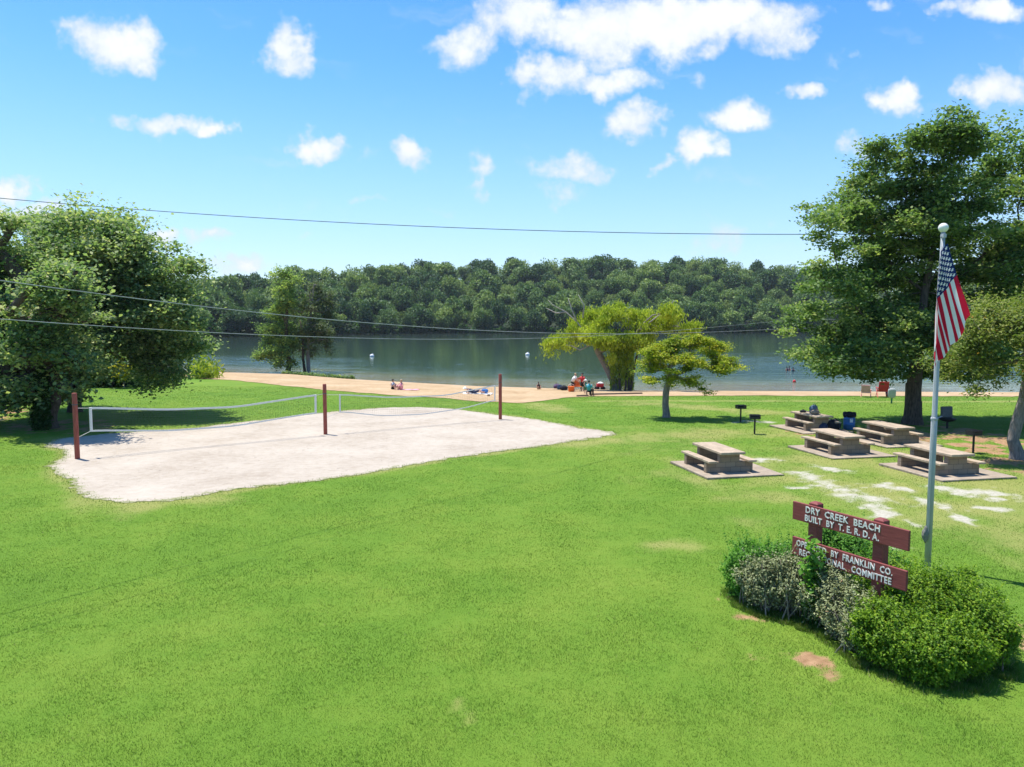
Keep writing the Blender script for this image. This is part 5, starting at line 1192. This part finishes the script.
# ------------------------------------------------------------------ grass blades on the lawn
pads_xy = [(np.array(o.location[:2]), 1.75, 1.62) for o in COL.objects if o.name.startswith('concrete_pad')]
def blades(n, y0, y1, hgt, wid, margin=3.0):
    yy_ = np.linspace(y0, y1, 2000); pdf = (1.44 * yy_ + 2 * margin) / yy_ ** 2; cdf = np.cumsum(pdf); cdf /= cdf[-1]
    y = np.interp(rng.uniform(0, 1, n), cdf, yy_); wy = y * .72 + margin
    x = rng.uniform(-1, 1, len(y)) * wy
    ok = ~in_poly(x, y, court_f)
    ok &= rng.uniform(size=len(x)) < np.clip((wy - np.abs(x)) / 5.0, 0, 1)
    ok &= y < grass_edge(x) - .05
    bm_ = .84 * seg_mask(x, y, bare, .25, .95, 3.6) + rng.normal(size=len(x)) * .12; ok &= ~(bm_ > .55); dm_ = .74 * seg_mask(x, y, dirt, .5, 1.2) + rng.normal(size=len(x)) * .16; ok &= ~(dm_ > .55)
    dm = np.clip(seg_mask(x, y, dry, .8, .7, .9, 51), 0, 1); ok &= rng.uniform(size=len(x)) > .5 * dm
    for c, hx_, hy_ in pads_xy:
        dx, dy = x - c[0], y - c[1]; a = dx * lvec[0] + dy * lvec[1]; b = dx * wvec[0] + dy * wvec[1]; ok &= ~((np.abs(a) < hx_ - .12) & (np.abs(b) < hy_ - .12))
    x, y, dm = x[ok], y[ok], dm[ok]; n = len(x); z = terrain(x, y)
    tuft = fbm(x * .8, y * .8, 13, 3); tf2 = vnoise(x * 5.0, y * 5.0, 23); h = hgt * (.45 + .9 * tuft + .5 * (tf2 - .5)) * rng.uniform(.55, 1.3, n)
    ang = rng.uniform(0, 2 * math.pi, n) ; lean = rng.uniform(.15, 1.15, n)
    la_ = rng.uniform(0, 2 * math.pi, n)
    wv_ = np.stack([np.cos(ang), np.sin(ang), np.zeros(n)], 1) * (wid * y / 10 * rng.uniform(.7, 1.3, n))[:, None] * .5
    B = np.stack([x, y, z - .004], 1); T = B + np.stack([np.cos(la_) * lean * h, np.sin(la_) * lean * h, h], 1)
    V_ = np.stack([B - wv_, B + wv_, T], 1).reshape(-1, 3)
    tint = np.clip(.5 + rng.normal(size=n) * .2 + .25 * (tf2 - .5) + .2 * dm, 0, 1); straw = rng.uniform(size=n) < (.025 + .12 * dm); tint[straw] = rng.uniform(1.15, 1.4, straw.sum())
    return V_, tint
sets = [blades(1750000, 6.5, 68, .032, .0072, 10.0)]
# a longer fringe where the mower does not reach: court edge, shrubs, slabs, sign
fx_, fy_ = [], []
for _ in range(5):
    q = court_f + rng.normal(size=court_f.shape) * .16; fx_.append(q[:, 0]); fy_.append(q[:, 1])
for L_ in (l1, l2, l3, l4, l5):
    for l_ in L_:
        m_ = 900; a = rng.uniform(0, 2 * math.pi, m_); rr = rng.normal(1.0, .12, m_); fx_.append(l_[0] + np.cos(a) * l_[3] * rr); fy_.append(l_[1] + np.sin(a) * l_[4] * rr)
for c, hx_, hy_ in pads_xy:
    m_ = 1500; q = rng.uniform(-1, 1, m_); e = rng.integers(0, 4, m_); sg_ = np.where(e % 2, 1, -1) + rng.normal(size=m_) * .03
    a = np.where(e < 2, q * 1.65, sg_ * 1.65); b = np.where(e < 2, sg_ * (hy_ - .12), q * (hy_ - .12)); fx_.append(c[0] + a * lvec[0] + b * wvec[0]); fy_.append(c[1] + a * lvec[1] + b * wvec[1])
x = np.concatenate(fx_); y = np.concatenate(fy_); n = len(x); h = rng.uniform(.03, .08, n); a1 = rng.uniform(0, 6.28, n); a2 = rng.uniform(0, 6.28, n); ln_ = rng.uniform(.1, .9, n)
near = y < 16; wd_ = np.where(near, .011, .022); h = np.where(near, h * 1.3, h)
wv_ = np.stack([np.cos(a1), np.sin(a1), a1 * 0], 1) * wd_[:, None] * .5; B = np.stack([x, y, terrain(x, y)], 1); T = B + np.stack([np.cos(a2) * ln_ * h, np.sin(a2) * ln_ * h, h], 1)
tn = np.clip(.55 + rng.normal(size=n) * .25, 0, 1); tn[rng.uniform(size=n) < .12] = 1.45
sets.append((np.stack([B - wv_, B + wv_, T], 1).reshape(-1, 3), tn))
m, t, out = new_mat('grass_blade'); co = t.coord('Object'); tint = t.attr('tint')
gc = grass_color(t, co)
gc = t.mix(t.mr(tint, 0, 1, 0, 1, False), t.mix(.0, gc, gc), gc)
dk = t.mix(1.0, gc, (.92, .94, .95), 'MULTIPLY'); lt = t.mix(.5, gc, (.20, .28, .05))
gc2 = t.mix(t.mr(tint, 0, .5), dk, gc); gc2 = t.mix(t.mr(tint, .5, 1.0), gc2, lt); gc2 = t.mix(t.mr(tint, 1.1, 1.3), gc2, (.34, .31, .13))
b = t.n('ShaderNodeBsdfPrincipled'); t.L(gc2, b.inputs['Base Color']); b.inputs['Roughness'].default_value = .5; b.inputs['Specular IOR Level'].default_value = .2
tr = t.n('ShaderNodeBsdfTranslucent'); t.L(gc2, tr.inputs[0]); mx = t.n('ShaderNodeMixShader'); mx.inputs[0].default_value = .45
t.L(b.outputs[0], mx.inputs[1]); t.L(tr.outputs[0], mx.inputs[2]); t.L(mx.outputs[0], out.inputs[0]); M['grass'] = m
GV = np.concatenate([s[0] for s in sets]); GT = np.concatenate([s[1] for s in sets])
grass = mesh_np('grass', GV, np.arange(len(GV)).reshape(-1, 3), m, fattr={'tint': GT}); tag(grass, 'short mown green grass covering the lawn', 'grass', kind='stuff')

# ------------------------------------------------------------------ haze over the lake
bm = bmesh.new(); bx(bm, (0, 930, 45.5), (3060, 2080, 105)); hz_m, t, out = new_mat('haze_air')
pv_ = t.n('ShaderNodeVolumePrincipled'); pv_.inputs['Color'].default_value = (.80, .90, 1, 1); pv_.inputs['Density'].default_value = .00007; pv_.inputs['Anisotropy'].default_value = .2
t.L(pv_.outputs[0], out.inputs['Volume']); hz = obj('haze', bm, hz_m); tag(hz, 'thin summer haze over the lake', 'haze', kind='stuff')

# ------------------------------------------------------------------ render
S.render.engine = 'CYCLES'; S.cycles.use_denoising = True; S.cycles.max_bounces = 7; S.cycles.diffuse_bounces = 3; S.cycles.glossy_bounces = 3; S.cycles.transparent_max_bounces = 12; S.cycles.transmission_bounces = 4
S.cycles.caustics_reflective = False; S.cycles.caustics_refractive = False; S.cycles.sample_clamp_indirect = 6
S.view_settings.view_transform = 'Standard'; S.view_settings.look = 'None'; S.view_settings.gamma = 1; S.view_settings.exposure = 0.80; S.view_settings.use_curve_mapping = False
